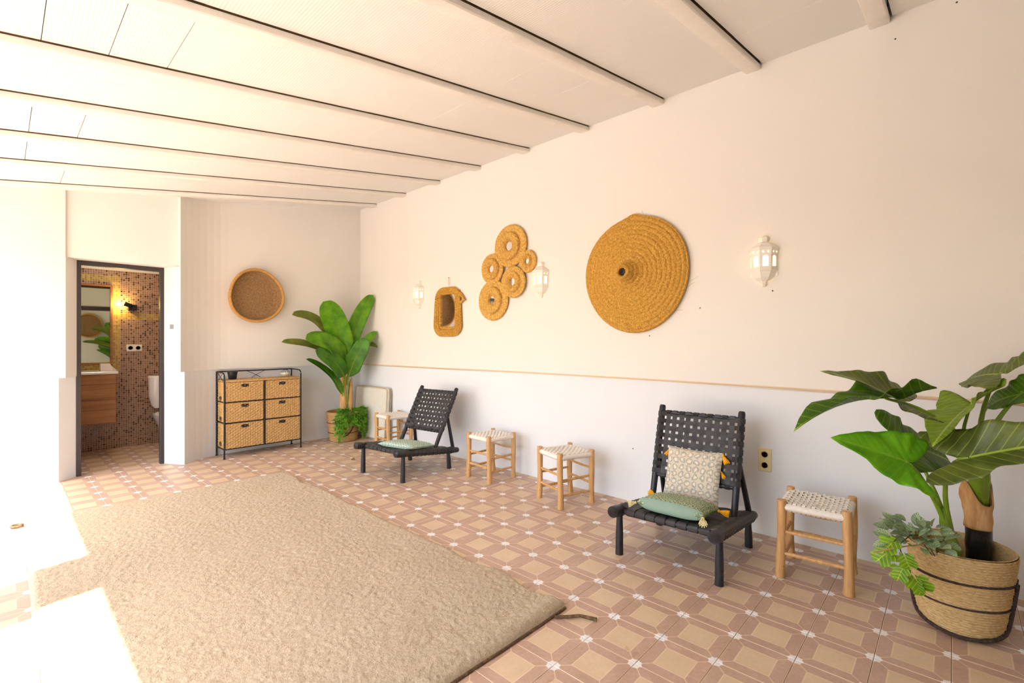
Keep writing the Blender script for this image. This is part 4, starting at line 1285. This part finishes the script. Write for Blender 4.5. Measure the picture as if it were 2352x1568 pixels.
# ================================================================ WICKER DRAWER STAND
def weave_panel(w, h, cell=0.026, amp=0.0085):
    """relief of a plaited front in the x-z plane, facing -y"""
    nx, nz = int(w / cell * 5), int(h / cell * 5)
    X, Z = np.meshgrid(np.linspace(0, w, nx), np.linspace(0, h, nz), indexing='ij')
    a = np.sin(PI * X / cell); b = np.sin(PI * Z / (cell * 0.62) + PI * np.floor(X / cell))
    D = amp * np.abs(a) ** 0.6 * (0.55 + 0.45 * b)
    return G().grid(np.stack([X, -D, Z], -1))
def build_stand():
    x0, x1, y0, y1 = 1.683, 2.520, 5.888, 6.165
    t = thing('wicker_drawer_stand', 'black iron stand with six woven wicker drawers against the back wall', 'drawer stand', (x0, y0, 0))
    W = x1 - x0; D = y1 - y0; r = 0.0085
    zs = [0.105, 0.392, 0.624, 0.850]
    for (x, y, z1) in ((0, 0, 0.925), (W, 0, 0.915), (0, D, 0.955), (W, D, 0.955)):
        obj('post', G().tube([(x, y, 0), (x, y, z1)], r, 8), 'iron', t)
        obj('foot', G().lathe([(0.0135, 0), (0.0135, 0.006), (0.009, 0.012)], 12, (x, y, 0)), 'iron', t)
    # top rails: back and curved side returns
    obj('top_rail', G().tube([(0, D, 0.955), (W, D, 0.955)], 0.007, 8), 'iron', t)
    for x in (0, W):
        obj('top_rail', G().tube([(x, D, 0.955), (x, D * 0.3, 0.953), (x, D * 0.1, 0.948), (x, 0, 0.925)], 0.007, 8), 'iron', t)
    def scroll(c, rr, side):
        pts = []
        for k in range(18):
            a = k / 17 * 3.2 * PI; q = rr * (1 - k / 24)
            pts.append((c[0] + (q * math.cos(a) if not side else 0), c[1] + (q * math.cos(a) if side else 0), c[2] + q * math.sin(a)))
        obj('scroll', G().tube(pts, 0.0028, 5), 'iron', t)
    for s in (-1, 1):
        obj('cross_wire', G().tube(bezier((W / 2 - 0.10 * s, D, 0.95), (W / 2, D, 0.905), (W / 2 + 0.05 * s, D, 0.868), 8), 0.003, 5), 'iron', t)
        obj('cross_wire', G().tube(bezier((0, D / 2 - 0.1 * s, 0.95), (0, D / 2, 0.90), (0, D / 2 + 0.08 * s, 0.86), 8), 0.003, 5), 'iron', t)
    for x in (0, W):
        for z in (0.15, 0.43, 0.66): scroll((x, D / 2, z), 0.032, True)
    for z in zs[:3]:
        for y in (0, D):
            obj('shelf_rail', G().tube([(0, y, z), (W, y, z)], 0.0065, 8), 'iron', t)
        for x in (0, W):
            obj('shelf_rail', G().tube([(x, 0, z), (x, D, z)], 0.0065, 8), 'iron', t)
    obj('centre_post', G().tube([(W / 2, 0, 0.105), (W / 2, 0, 0.85)], 0.0075, 8), 'iron', t)
    # woven top tray
    tg = weave_panel(W - 0.02, D - 0.01, 0.02, 0.002)
    tg.v = [(v[0] + 0.01, v[2] + 0.005, 0.866 - v[1]) for v in tg.v]
    tg.f = [tuple(reversed(f)) for f in tg.f]
    top_ = obj('top_tray', tg, 'hyacinth', t)
    obj('tray_edge', G().bbox((0.008, 0.0, 0.846), (W - 0.008, D - 0.004, 0.866), 0.004), 'hyacinth', t)
    # drawers
    rows = [(0.622, 0.842), (0.400, 0.615), (0.098, 0.384)]
    for c in range(2):
        xa = 0.012 + c * (W / 2 - 0.001); xb = xa + W / 2 - 0.026
        for k, (za, zb) in enumerate(rows):
            dr = G(); sl = 0.004 * k
            dr.bbox((xa, 0.004, za), (xb, D - 0.01, zb), 0.008)
            d_ = obj('drawer', dr, 'hyacinth', t, False)
            fg = weave_panel(xb - xa, zb - za)
            fg.v = [(v[0] + xa, v[1] + 0.0035, v[2] + za) for v in fg.v]
            obj('woven_front', fg, 'hyacinth', d_)
            sg = weave_panel(D - 0.02, zb - za)
            sg.v = [((xa + v[1] - 0.0005), 0.006 + (D - 0.02) - v[0], v[2] + za) for v in sg.v]
            if c == 0: obj('woven_side', sg, 'hyacinth', d_)
            hx = (xa + xb) / 2 - (0.0 if c == 0 else 0.01)
            hg = G()
            hg.bbox((hx - 0.038, -0.0035, zb - 0.056), (hx + 0.038, 0.004, zb - 0.020), 0.003)
            obj('handle_slot', hg, 'dark_hole' if False else 'black_pot', d_, False)
    return t
build_stand()
t = thing('black_pot', 'small round black pot standing on top of the wicker drawer stand', 'pot', (1.812, 6.05, 0.8685))
obj('body', G().lathe([(0.036, 0.0), (0.040, 0.004), (0.052, 0.080), (0.056, 0.082), (0.057, 0.092), (0.051, 0.093), (0.047, 0.05), (0.0005, 0.048)], 28), 'black_pot', t)
obj('soil', G().lathe([(0.0005, 0.072), (0.047, 0.068), (0.047, 0.06)], 20), 'soil', t)
t = thing('wire_tealight_holder', 'pale wire and glass tealight holder on the right of drawer stand top', 'candle holder', (2.40, 6.05, 0.8685))
obj('glass_bowl', G().lathe([(0.024, 0.0), (0.046, 0.012), (0.058, 0.035), (0.052, 0.052), (0.050, 0.052), (0.054, 0.035), (0.042, 0.015), (0.0005, 0.008)], 24), 'glass_decor', t)
for k in range(5):
    a = k / 5 * 2 * PI
    obj('wire', G().tube(bezier((0.056 * math.cos(a), 0.056 * math.sin(a), 0.036), (0.04 * math.cos(a), 0.04 * math.sin(a), 0.085), (0, 0, 0.088), 7), 0.002, 5), 'iron', t)

# ================================================================ LEANING CUSHION BOARD
t = thing('leaning_seat_cushion', 'thick cream seat cushion with tan piping leaning in the far corner', 'cushion', (3.405, 5.785, 0.002), rot=(0, math.radians(3.2), 0))
g = G().bbox((-0.032, -0.405, 0.0), (0.032, 0.385, 0.685), 0.022)
obj('pad', g, 'board_cloth', t)
pp = [(-0.031, y, z) for y, z in ((-0.385, 0.004), (-0.402, 0.02), (-0.404, 0.64), (-0.395, 0.672), (-0.365, 0.684), (0.35, 0.684), (0.382, 0.66), (0.384, 0.02))]
obj('piping', G().tube(pp, 0.005, 6), 'piping', t)
pp2 = [(0.031, y, z) for _, y, z in pp]
obj('piping', G().tube(pp2, 0.005, 6), 'piping', t)

# ================================================================ WALL DECOR (right wall)
# local frame for things hung on the right wall: x' = into the room, y' = along +Y, z' up
UW = WX - 0.012
def wall_thing(name, label, cat, y, z, group=None):
    return thing(name, label, cat, (UW, y, z), 0.0, group)
# large coiled esparto hat
t = wall_thing('coiled_esparto_hat', 'huge round golden esparto hat with pointed crown hung on the wall', 'wall decor', 1.885, 1.84)
prof = [(0.036, 0.165), (0.030, 0.205), (0.040, 0.214), (0.052, 0.206), (0.062, 0.185), (0.075, 0.155), (0.092, 0.130), (0.115, 0.112), (0.16, 0.098), (0.22, 0.088), (0.30, 0.074), (0.38, 0.056), (0.43, 0.042), (0.455, 0.034), (0.462, 0.024), (0.455, 0.014), (0.40, 0.012)]
def interp_prof(prof, k):
    ds = [0]
    for a, b in zip(prof, prof[1:]): ds.append(ds[-1] + math.hypot(b[0] - a[0], b[1] - a[1]))
    out = []
    for i in range(k):
        s = ds[-1] * i / (k - 1)
        j = max(q for q in range(len(ds)) if ds[q] <= s + 1e-9); j = min(j, len(prof) - 2)
        u = (s - ds[j]) / max(1e-9, ds[j + 1] - ds[j])
        out.append((prof[j][0] + (prof[j + 1][0] - prof[j][0]) * u, prof[j][1] + (prof[j + 1][1] - prof[j][1]) * u, s))
    return out
def coil_surface(prof, k, n, pitch, amp, braid, out_fn=None, axis='x'):
    P = []
    for r, h, s in interp_prof(prof, k):
        row = []
        for j in range(n):
            a = 2 * PI * j / n
            sp = s / pitch + a / (2 * PI)
            dd = amp * (abs(math.sin(PI * sp)) ** 0.7 - 0.5) + braid * math.sin(a * max(8, round(r / 0.010)) + math.floor(sp) * 2.1) * 0.5
            rr = r * (out_fn(a, r) if out_fn else 1.0)
            hh = h + dd
            if axis == 'x': row.append((-hh, rr * math.cos(a), rr * math.sin(a)))
            else: row.append((rr * math.cos(a), -hh, rr * math.sin(a)))
        P.append(row)
    return P
def hat_out(a, r):
    d = (a - PI / 2 + PI) % (2 * PI) - PI
    w = min(1, r / 0.44) ** 4
    return 1 + w * (0.045 * math.exp(-(d / 0.13) ** 2) + 0.012 * math.sin(3 * a + 0.5) - 0.012 * math.cos(2 * a))
g = G().grid(coil_surface(prof, 150, 200, 0.036, 0.0085, 0.0030, hat_out), closed_v=True)
obj('coiled_straw', g, 'esparto', t)
obj('crown_hole', G().lathe([(0.0005, 0.0), (0.034, 0.0)], 24, M4=Matrix.Translation((-0.170, 0, 0)) @ Matrix.Rotation(-PI / 2, 4, 'Y')), 'dark_hole', t)
obj('hanging_loop', G().tube([(-0.035, 0.02, 0.425), (-0.05, 0.03, 0.445), (-0.05, 0.045, 0.44), (-0.04, 0.04, 0.42)], 0.004, 6), 'esparto', t)
for k, (a, l) in enumerate(((-0.25, 0.075), (-0.33, 0.06), (-0.75, 0.07), (1.35, 0.05))):
    b = (-0.03, -0.45 * math.cos(a), 0.45 * math.sin(a)); e = (-0.03, -(0.45 + l) * math.cos(a + 0.08), (0.45 + l) * math.sin(a + 0.12))
    obj('loose_straw', G().tube([b, e], 0.0010, 4), 'twine', t)

# cluster of five rattan ring mirrors (one piece)
t = wall_thing('rattan_ring_mirror_cluster', 'cluster of five golden rattan rings with small round mirrors', 'mirror', 3.24, 1.95)
def rattan_ring(cy, cz, R, r1, rm, h1, h2, spokes):
    n = spokes * 4; P = []
    pr = [(R - 0.012, 0.0), (R, 0.010), (R - 0.003, 0.024), (R - 0.02, 0.032), (r1 + 0.014, 0.030), (r1 + 0.004, 0.026), (r1 + 0.001, h2 - 0.012), (r1 - 0.010, h2), (rm + 0.020, h2 - 0.004), (rm + 0.006, h2 - 0.012), (rm, h2 - 0.020), (rm - 0.001, h2 - 0.034)]
    for i, (r, h) in enumerate(interp_prof(pr, 40) and [(q[0], q[1]) for q in interp_prof(pr, 40)]):
        row = []
        for j in range(n):
            a = 2 * PI * j / n
            d = 0.0042 * abs(math.sin(a * spokes / 2.0)) + 0.0010 * math.sin(a * 7 + i)
            ro = r * (1 + 0.012 * math.sin(2 * a + R * 40) * (r / R))
            row.append((-(h + h1 + d), cy + ro * math.cos(a), cz + ro * math.sin(a)))
        P.append(row)
    o = obj('rattan_ring', G().grid(P, closed_v=True), 'rattan', t)
    obj('round_mirror', G().lathe([(0.0005, 0.0), (rm + 0.004, 0.0), (rm + 0.004, -0.006)], 32, M4=Matrix.Translation((-(h1 + h2 - 0.026), cy, cz)) @ Matrix.Rotation(-PI / 2, 4, 'Y')), 'mirror', o)
rattan_ring(0.000, 0.300, 0.215, 0.135, 0.047, 0.006, 0.062, 44)
rattan_ring(0.245, 0.095, 0.158, 0.105, 0.038, 0.016, 0.056, 34)
rattan_ring(-0.052, -0.062, 0.158, 0.100, 0.037, 0.020, 0.056, 34)
rattan_ring(0.245, -0.225, 0.212, 0.135, 0.042, 0.004, 0.060, 44)
rattan_ring(-0.222, 0.125, 0.110, 0.062, 0.026, 0.000, 0.048, 26)

# small rattan framed mirror
t = wall_thing('rattan_framed_mirror', 'small upright mirror in a rounded golden rattan frame between two lamps', 'mirror', 4.215, 1.65)
def rrect(hw, hh, rad, k=10, taper=0.0):
    pts = []
    for (cx_, cz_, a0) in ((hw - rad, hh - rad, 0), (-hw + rad, hh - rad, 90), (-hw + rad, -hh + rad, 180), (hw - rad, -hh + rad, 270)):
        for q in range(k):
            a = math.radians(a0 + 90 * q / (k - 1))
            y = cx_ + rad * math.cos(a); z = cz_ + rad * math.sin(a)
            pts.append((y * (1 - taper * (z / hh)), z))
    return pts
for q, (hw, hh, rad, r) in enumerate(((0.140, 0.200, 0.045, 0.0155), (0.168, 0.226, 0.07, 0.0175), (0.198, 0.250, 0.10, 0.0175), (0.222, 0.266, 0.125, 0.015))):
    pts = rrect(hw, hh, rad, 9, 0.03 * q)
    off = -0.008 if q > 1 else 0.0
    pts = [(-0.020 - 0.004 * math.sin(q), y + 0.003 * q, z + (-0.004 * q)) for y, z in pts]; pts.append(pts[0])
    # rope-wrapped coil: radius varied along the run
    fine = []
    for a, b in zip(pts, pts[1:]):
        seg = max(2, int((Vector(b) - Vector(a)).length / 0.006))
        fine += [Vector(a).lerp(Vector(b), u / seg) for u in range(seg)]
    obj('rattan_coil', G().tube(fine, [r + 0.0018 * (1 if i % 2 else -1) for i in range(len(fine))], 8, cap=False), 'esparto', t)
obj('glass', G().box((-0.014, -0.130, -0.190), (-0.010, 0.130, 0.190)), 'mirror', t, False)
obj('backing', G().box((-0.010, -0.19, -0.23), (-0.002, 0.19, 0.23)), 'esparto', t, False)
obj('side_horn', G().tube([(-0.02, -0.17, 0.20), (-0.022, -0.225, 0.17), (-0.024, -0.27, 0.125), (-0.026, -0.30, 0.10)], [0.022, 0.020, 0.013, 0.004], 9), 'esparto', t)
obj('side_horn', G().tube([(-0.02, -0.215, 0.08), (-0.022, -0.25, 0.10), (-0.024, -0.285, 0.102)], [0.018, 0.013, 0.005], 8), 'esparto', t)
lp = [(-0.012, 0.012 * math.sin(a) * 0.8, 0.330 + 0.045 * math.cos(a)) for a in np.linspace(0, 2 * PI, 17)]
obj('hanging_loop', G().tube(lp, 0.003, 5, cap=False), 'cord', t)
obj('nail', G().tube([(0.0, 0.0, 0.374), (-0.02, 0.0, 0.376)], 0.003, 6), 'iron', t)

# white pierced wall lanterns
def build_lantern():
    t = thing('wall_lantern', 'x', 'wall lamp')
    angs = [math.radians(q) for q in (90, 45, 0, -45, -90)]          # half octagon, opening towards the wall
    def pt(a, r, z): return (-r * math.cos(a) * 0.95 - 0.004, r * math.sin(a), z)
    def band(zr):
        g = G()
        for (r0, z0), (r1, z1) in zip(zr, zr[1:]):
            for a, b in zip(angs, angs[1:]):
                k = len(g.v); g.add([pt(a, r0, z0), pt(b, r0, z0), pt(b, r1, z1), pt(a, r1, z1)], [(0, 1, 2, 3)])
        return g
    th = 0.007
    roof = band([(0.010, 0.171), (0.026, 0.170), (0.035, 0.160), (0.036, 0.145), (0.030, 0.132), (0.034, 0.127), (0.055, 0.118), (0.064, 0.112), (0.066, 0.107), (0.087, 0.092), (0.094, 0.086), (0.094, 0.078), (0.088, 0.072)])
    obj('roof', roof, 'lantern', t, False, solid=0.004)
    low = band([(0.080, -0.048), (0.086, -0.054), (0.086, -0.060), (0.076, -0.072), (0.072, -0.082), (0.058, -0.108), (0.040, -0.122), (0.026, -0.128), (0.018, -0.140), (0.022, -0.150), (0.014, -0.162), (0.003, -0.167)])
    obj('lower_bowl', low, 'lantern', t, False, solid=0.004)
    # facets with pierced openings
    def facet(a, b, r0, z0, r1, z1, holes):
        """panel between two corner angles with holes given in facet (u,v) coordinates"""
        A0, B0, A1, B1 = [Vector(q) for q in (pt(a, r0, z0), pt(b, r0, z0), pt(a, r1, z1), pt(b, r1, z1))]
        def q(u, v): return (A0.lerp(B0, u)).lerp(A1.lerp(B1, u), v)
        g = G()
        for (u0, u1, v0, v1, loop) in holes:
            m = len(loop)
            outer = []
            c = (sum(x for x, _ in loop) / m, sum(y for _, y in loop) / m)
            for (x, y) in loop:
                dx, dy = x - c[0], y - c[1]
                s = min([(u1 - c[0]) / dx if dx > 1e-6 else (u0 - c[0]) / dx if dx < -1e-6 else 1e9, (v1 - c[1]) / dy if dy > 1e-6 else (v0 - c[1]) / dy if dy < -1e-6 else 1e9])
                outer.append((c[0] + dx * s, c[1] + dy * s))
            vs = [q(x, y) for x, y in loop] + [q(x, y) for x, y in outer]
            fs = [(i, (i + 1) % m, m + (i + 1) % m, m + i) for i in range(m)]
            g.add(vs, fs)
            for (cu, cv) in ((u0, v0), (u1, v0), (u1, v1), (u0, v1)):
                # fill the corner triangle between neighbouring outer points
                for i in range(m):
                    p1, p2 = outer[i], outer[(i + 1) % m]
                    on = lambda p: (abs(p[0] - cu) < 1e-6, abs(p[1] - cv) < 1e-6)
                    a1, a2 = on(p1), on(p2)
                    if (a1[0] and a2[1] and not a1[1] and not a2[0]) or (a1[1] and a2[0] and not a1[0] and not a2[1]):
                        g.add([q(*p1), q(cu, cv), q(*p2)], [(0, 1, 2)])
        return g
    def arch(u0, u1, v0, v1, k=8):
        c = (u0 + u1) / 2; r = (u1 - u0) / 2; vr = (v1 - v0) * 0.22
        loop = [(u1, v0), (u1, (v0 + v1) / 2)] + [(c + r * math.cos(PI * i / k), v1 - vr + vr * math.sin(PI * i / k)) for i in range(k + 1)] + [(u0, (v0 + v1) / 2), (u0, v0), (c, v0)]
        return loop
    def ring_(cu, cv, ru, rv, k=10):
        return [(cu + ru * math.cos(2 * PI * i / k + 0.1), cv + rv * math.sin(2 * PI * i / k + 0.1)) for i in range(k)]
    for a, b in zip(angs, angs[1:]):
        obj('window_facet', facet(a, b, 0.080, -0.050, 0.083, 0.044, [(0, 1, 0, 1, arch(0.22, 0.78, 0.15, 0.90))]), 'lantern', t, False, solid=0.004)
        obj('pierced_band', facet(a, b, 0.086, 0.042, 0.089, 0.074, [(0, 0.5, 0, 1, ring_(0.27, 0.5, 0.085, 0.22)), (0.5, 1, 0, 1, ring_(0.73, 0.5, 0.085, 0.22))]), 'lantern', t, False, solid=0.004)
        A0, B0, A1, B1 = [Vector(q) for q in (pt(a, 0.073, -0.046), pt(b, 0.073, -0.046), pt(a, 0.076, 0.070), pt(b, 0.076, 0.070))]
        obj('frosted_pane', G().add([A0, B0, B1, A1], [(0, 1, 2, 3)]), 'pane', t, False, solid=0.002)
    obj('bulb', G().lathe([(0.0005, -0.020), (0.012, -0.012), (0.016, 0.004), (0.012, 0.020), (0.0005, 0.030)], 16, (-0.035, 0, 0)), 'bulb', t)
    obj('back_plate', G().box((-0.004, -0.084, -0.10), (0.0, 0.084, 0.10)), 'lantern', t, False)
    return t
lan0 = build_lantern()
for i, (y, z, lab) in enumerate(((0.935, 1.832, 'white pierced wall lantern to the right of the huge straw hat'), (2.858, 1.876, 'white pierced wall lantern beside the rattan ring mirror cluster'), (4.775, 1.866, 'smallest looking white wall lantern left of the rattan framed mirror'))):
    s = lan0 if i == 0 else copy_tree(lan0)
    s.location = (UW, y, z)
    tag(s, lab, 'wall lamp', 'white wall lanterns')

# double socket low on the right wall
t = thing('double_socket', 'cream double wall socket behind the near black chair', 'socket', (WX, 0.931, 0.507))
obj('plate', G().bbox((-0.010, -0.040, -0.076), (0.0, 0.040, 0.076), 0.003), 'cream_plastic', t)
for z in (0.036, -0.036):
    o = obj('socket_cup', G().lathe([(0.0205, 0.0), (0.0235, 0.003), (0.0245, 0.001)], 24, M4=Matrix.Translation((-0.010, 0, z)) @ Matrix.Rotation(-PI / 2, 4, 'Y')), 'cream_plastic', t)
    obj('well', G().lathe([(0.0005, 0.0005), (0.019, 0.0005)], 24, M4=Matrix.Translation((-0.0105, 0, z)) @ Matrix.Rotation(-PI / 2, 4, 'Y')), 'piping', o)
    for y in (-0.0095, 0.0095):
        obj('contact_hole', G().lathe([(0.0005, 0.001), (0.0035, 0.001)], 10, M4=Matrix.Translation((-0.0112, y, z)) @ Matrix.Rotation(-PI / 2, 4, 'Y')), 'dark_hole', o)
    for s in (-1, 1):
        obj('earth_clip', G().box((-0.0125, -0.004, z + s * 0.017 - 0.003), (-0.011, 0.004, z + s * 0.017 + 0.003)), 'dark_hole', o, False)

# light switch on the splayed reveal beside the door
ang = math.atan2(5.95 - (DY - 0.012), 1.30 - DX1)
sw = thing('light_switch', 'white light switch with grey rocker on the splayed wall beside the bathroom door', 'switch', (1.243, 6.047, 1.455), ang)
obj('plate', G().bbox((-0.042, -0.010, -0.042), (0.042, 0.0, 0.042), 0.003), 'white_plastic', sw)
obj('rocker', G().bbox((-0.026, -0.014, -0.024), (0.026, -0.009, 0.024), 0.003), 'grey_plastic', sw)

# ================================================================ BACK WALL BOWL
def build_bowl(label, loc, yaw):
    t = thing('coiled_straw_bowl', label, 'wall decor', loc, yaw)
    def out(a, r): return 1 + 0.010 * math.sin(2 * a + 0.6) - 0.026 * math.cos(2 * a) + 0.022 * math.sin(3 * a + 2.4)
    inn = [(0.004, 0.012), (0.12, 0.014), (0.22, 0.020), (0.255, 0.034), (0.275, 0.07), (0.284, 0.100)]
    obj('coiled_inside', G().grid(coil_surface(inn, 80, 120, 0.017, 0.003, 0.001, out, 'y'), closed_v=True), 'bowl_in', t)
    rim = [(0.284, 0.098), (0.290, 0.112), (0.304, 0.116), (0.315, 0.108), (0.316, 0.092), (0.306, 0.05), (0.285, 0.015), (0.24, 0.002), (0.1, 0.001)]
    obj('rim', G().grid(coil_surface(rim, 44, 120, 0.022, 0.0015, 0.001, out, 'y'), closed_v=True), 'bowl_rim', t)
    return t
build_bowl('shallow round brown straw bowl with tan rim hung on the back wall', (2.085, YB - 0.022, 1.842), 0.0)
build_bowl('round straw bowl on the wall behind the viewer, seen in the bathroom mirror', (1.60, YF + 0.004, 1.72), PI)

# dark glazing frame on the wall behind the viewer (seen only in the bathroom mirror)
fg = struct('trim_1', G().bbox((1.30, YF, 2.13), (2.60, YF + 0.04, 2.24), 0.004), 'frame_metal')
obj('post', G().bbox((1.30, YF, 0.0), (1.38, YF + 0.04, 2.13), 0.004), 'frame_metal', fg, False)
b2 = copy_tree(far_basket); b2.location = (2.28, -1.48, 0)
tag(b2, 'round tan basket behind the viewer, seen only in the bathroom mirror', 'basket')
build_banana('banana plant behind the viewer, its leaves seen in the bathroom mirror', (2.28, -1.48, 0.0))

# ================================================================ BATHROOM FITTINGS
t = thing('bathroom_vanity', 'wall hung oak vanity cabinet with two drawers in the bathroom', 'vanity', (0.36, 7.02, 0.375))
obj('body', G().bbox((-0.12, 0.018, 0.0), (0.545, 0.472, 0.555), 0.003), 'vanity_wood', t, False)
for za, zb in ((0.005, 0.262), (0.292, 0.552)):
    d_ = obj('drawer', G().bbox((-0.12, 0.0, za), (0.545, 0.019, zb), 0.003), 'vanity_wood', t, False)
    obj('groove', G().box((-0.115, -0.0012, (za + zb) / 2 + 0.02), (0.54, 0.001, (za + zb) / 2 + 0.024)), 'dark_hole', d_, False)
t = thing('washbasin_top', 'white ceramic washbasin top on the oak vanity', 'basin', (0.36, 7.02, 0.931))
g = G().bbox((-0.125, -0.008, 0.0), (0.565, 0.474, 0.028), 0.004)
obj('slab', g, 'ceramic', t, False)
obj('bowl_rim', G().lathe([(0.16, 0.028), (0.165, 0.032), (0.155, 0.030), (0.14, 0.024)], 32, (0.12, 0.24, 0.0)), 'ceramic', t)
t = thing('white_box', 'small white angular box on the washbasin top', 'box', (0.835, 7.16, 0.9595))
obj('body', G().add([(-0.055, -0.05, 0), (0.055, -0.05, 0), (0.105, 0.06, 0), (-0.055, 0.06, 0), (-0.055, -0.05, 0.085), (0.03, -0.05, 0.085), (0.03, 0.06, 0.085), (-0.055, 0.06, 0.085)],
    [(3, 2, 1, 0), (4, 5, 6, 7), (0, 1, 5, 4), (1, 2, 6, 5), (2, 3, 7, 6), (3, 0, 4, 7)]), 'white_plastic', t, False)
t = thing('bathroom_mirror', 'wood framed bathroom mirror above the oak vanity', 'mirror', (0.62, BYW, 1.505))
obj('glass', G().box((-0.44, -0.022, -0.455), (0.285, -0.016, 0.455)), 'mirror_g', t, False)
for a, b in (((-0.46, -0.03, 0.455), (0.312, 0.0, 0.480)), ((-0.46, -0.03, -0.480), (0.312, 0.0, -0.455)), ((0.287, -0.03, -0.455), (0.312, 0.0, 0.455)), ((-0.46, -0.03, -0.455), (-0.44, 0.0, 0.455))):
    obj('frame_bar', G().bbox(a, b, 0.003), 'vanity_wood', t, False)
t = thing('spot_lamp', 'black wall spot lamp glowing beside the bathroom mirror', 'wall lamp', (1.105, BYW, 1.735))
obj('mount', G().bbox((-0.03, -0.075, -0.048), (0.055, 0.0, 0.018), 0.004), 'black_pot', t, False)
hd_ = Matrix.Translation((-0.015, -0.085, 0.005)) @ Matrix.Rotation(math.radians(-68), 4, 'Y')
obj('head', G().lathe([(0.020, -0.025), (0.024, -0.02), (0.026, 0.045), (0.030, 0.062), (0.026, 0.062), (0.020, 0.045)], 20, M4=hd_), 'black_pot', t)
obj('lamp_face', G().lathe([(0.0005, 0.050), (0.0235, 0.050)], 16, M4=hd_), 'spot', t)
sl = bpy.data.lights.new('spot_beam', 'POINT'); sl.energy = 3.0; sl.color = (1.0, 0.66, 0.18); sl.shadow_soft_size = 0.015
so = bpy.data.objects.new('spot_beam', sl); COL.objects.link(so); so.parent = t; so.location = (-0.105, -0.075, 0.03)
t = thing('bathroom_socket', 'white double wall socket on the brown mosaic wall', 'socket', (1.142, BYW, 1.22))
obj('plate', G().bbox((-0.078, -0.010, -0.041), (0.078, 0.0, 0.041), 0.003), 'white_plastic', t)
for x in (-0.038, 0.038):
    o = obj('socket_cup', G().lathe([(0.0005, 0.0), (0.021, 0.0), (0.024, 0.003), (0.025, 0.0)], 24, M4=Matrix.Translation((x, -0.010, 0)) @ Matrix.Rotation(PI / 2, 4, 'X')), 'grey_plastic', t)
t = thing('toilet', 'white ceramic toilet with cistern against the mosaic wall', 'toilet', (1.46, BYW - 0.01, 0))
def rr_loop(hw, d0, d1, z, k=20, p=3.2):
    c = (d0 + d1) / 2; hd2 = (d1 - d0) / 2
    return [(hw * math.copysign(abs(math.cos(a)) ** (2 / p), math.cos(a)), c + hd2 * math.copysign(abs(math.sin(a)) ** (2 / p), math.sin(a)), z) for a in [2 * PI * q / k for q in range(k)]]
def loft(loops):
    g = G(); k = len(loops[0])
    g.grid(loops, closed_v=True); g.f.append(tuple(reversed(range(k)))); g.f.append(tuple((len(loops) - 1) * k + i for i in range(k)))
    return g
obj('cistern', loft([rr_loop(0.135, -0.13, 0, 0.46), rr_loop(0.165, -0.15, 0, 0.50), rr_loop(0.192, -0.175, 0, 0.62), rr_loop(0.197, -0.18, 0, 0.84)]), 'ceramic', t)
obj('cistern_lid', loft([rr_loop(0.202, -0.185, 0.002, 0.84), rr_loop(0.202, -0.185, 0.002, 0.858), rr_loop(0.19, -0.175, 0, 0.868)]), 'ceramic', t)
obj('bowl', loft([rr_loop(0.10, -0.50, -0.06, 0.0, p=2.4), rr_loop(0.095, -0.48, -0.06, 0.12, p=2.4), rr_loop(0.13, -0.55, -0.03, 0.27, p=2.4), rr_loop(0.18, -0.64, -0.02, 0.38, p=2.4), rr_loop(0.182, -0.645, -0.02, 0.40, p=2.4)]), 'ceramic', t)
obj('seat', loft([rr_loop(0.178, -0.65, -0.19, 0.402, p=2.4), rr_loop(0.182, -0.655, -0.19, 0.415, p=2.4), rr_loop(0.17, -0.64, -0.20, 0.428, p=2.4)]), 'white_plastic', t)
t = thing('added_bathroom_lamp', 'unseen round ceiling lamp added to brighten the bathroom, above the door view', 'ceiling lamp', (0.85, 6.95, 2.42))
obj('base', G().lathe([(0.13, 0.0), (0.13, -0.03), (0.12, -0.034)], 32), 'white_plastic', t)
obj('added_lamp_diffuser', G().lathe([(0.0005, -0.05), (0.08, -0.046), (0.118, -0.034)], 32), 'added_lamp', t)  # lamp out of view, put in to brighten the bathroom

# ================================================================ SMALL THINGS
t = thing('dry_leaf', 'small curled dry brown leaf on the tiles before the far chair', 'leaf', (2.62, 4.83, 0.002), 0.6)
g, uv = small_leaf(0.055, 0.016, 7, -0.3)
obj('blade', g, 'dry_leaf', t, uv=uv, solid=0.001)
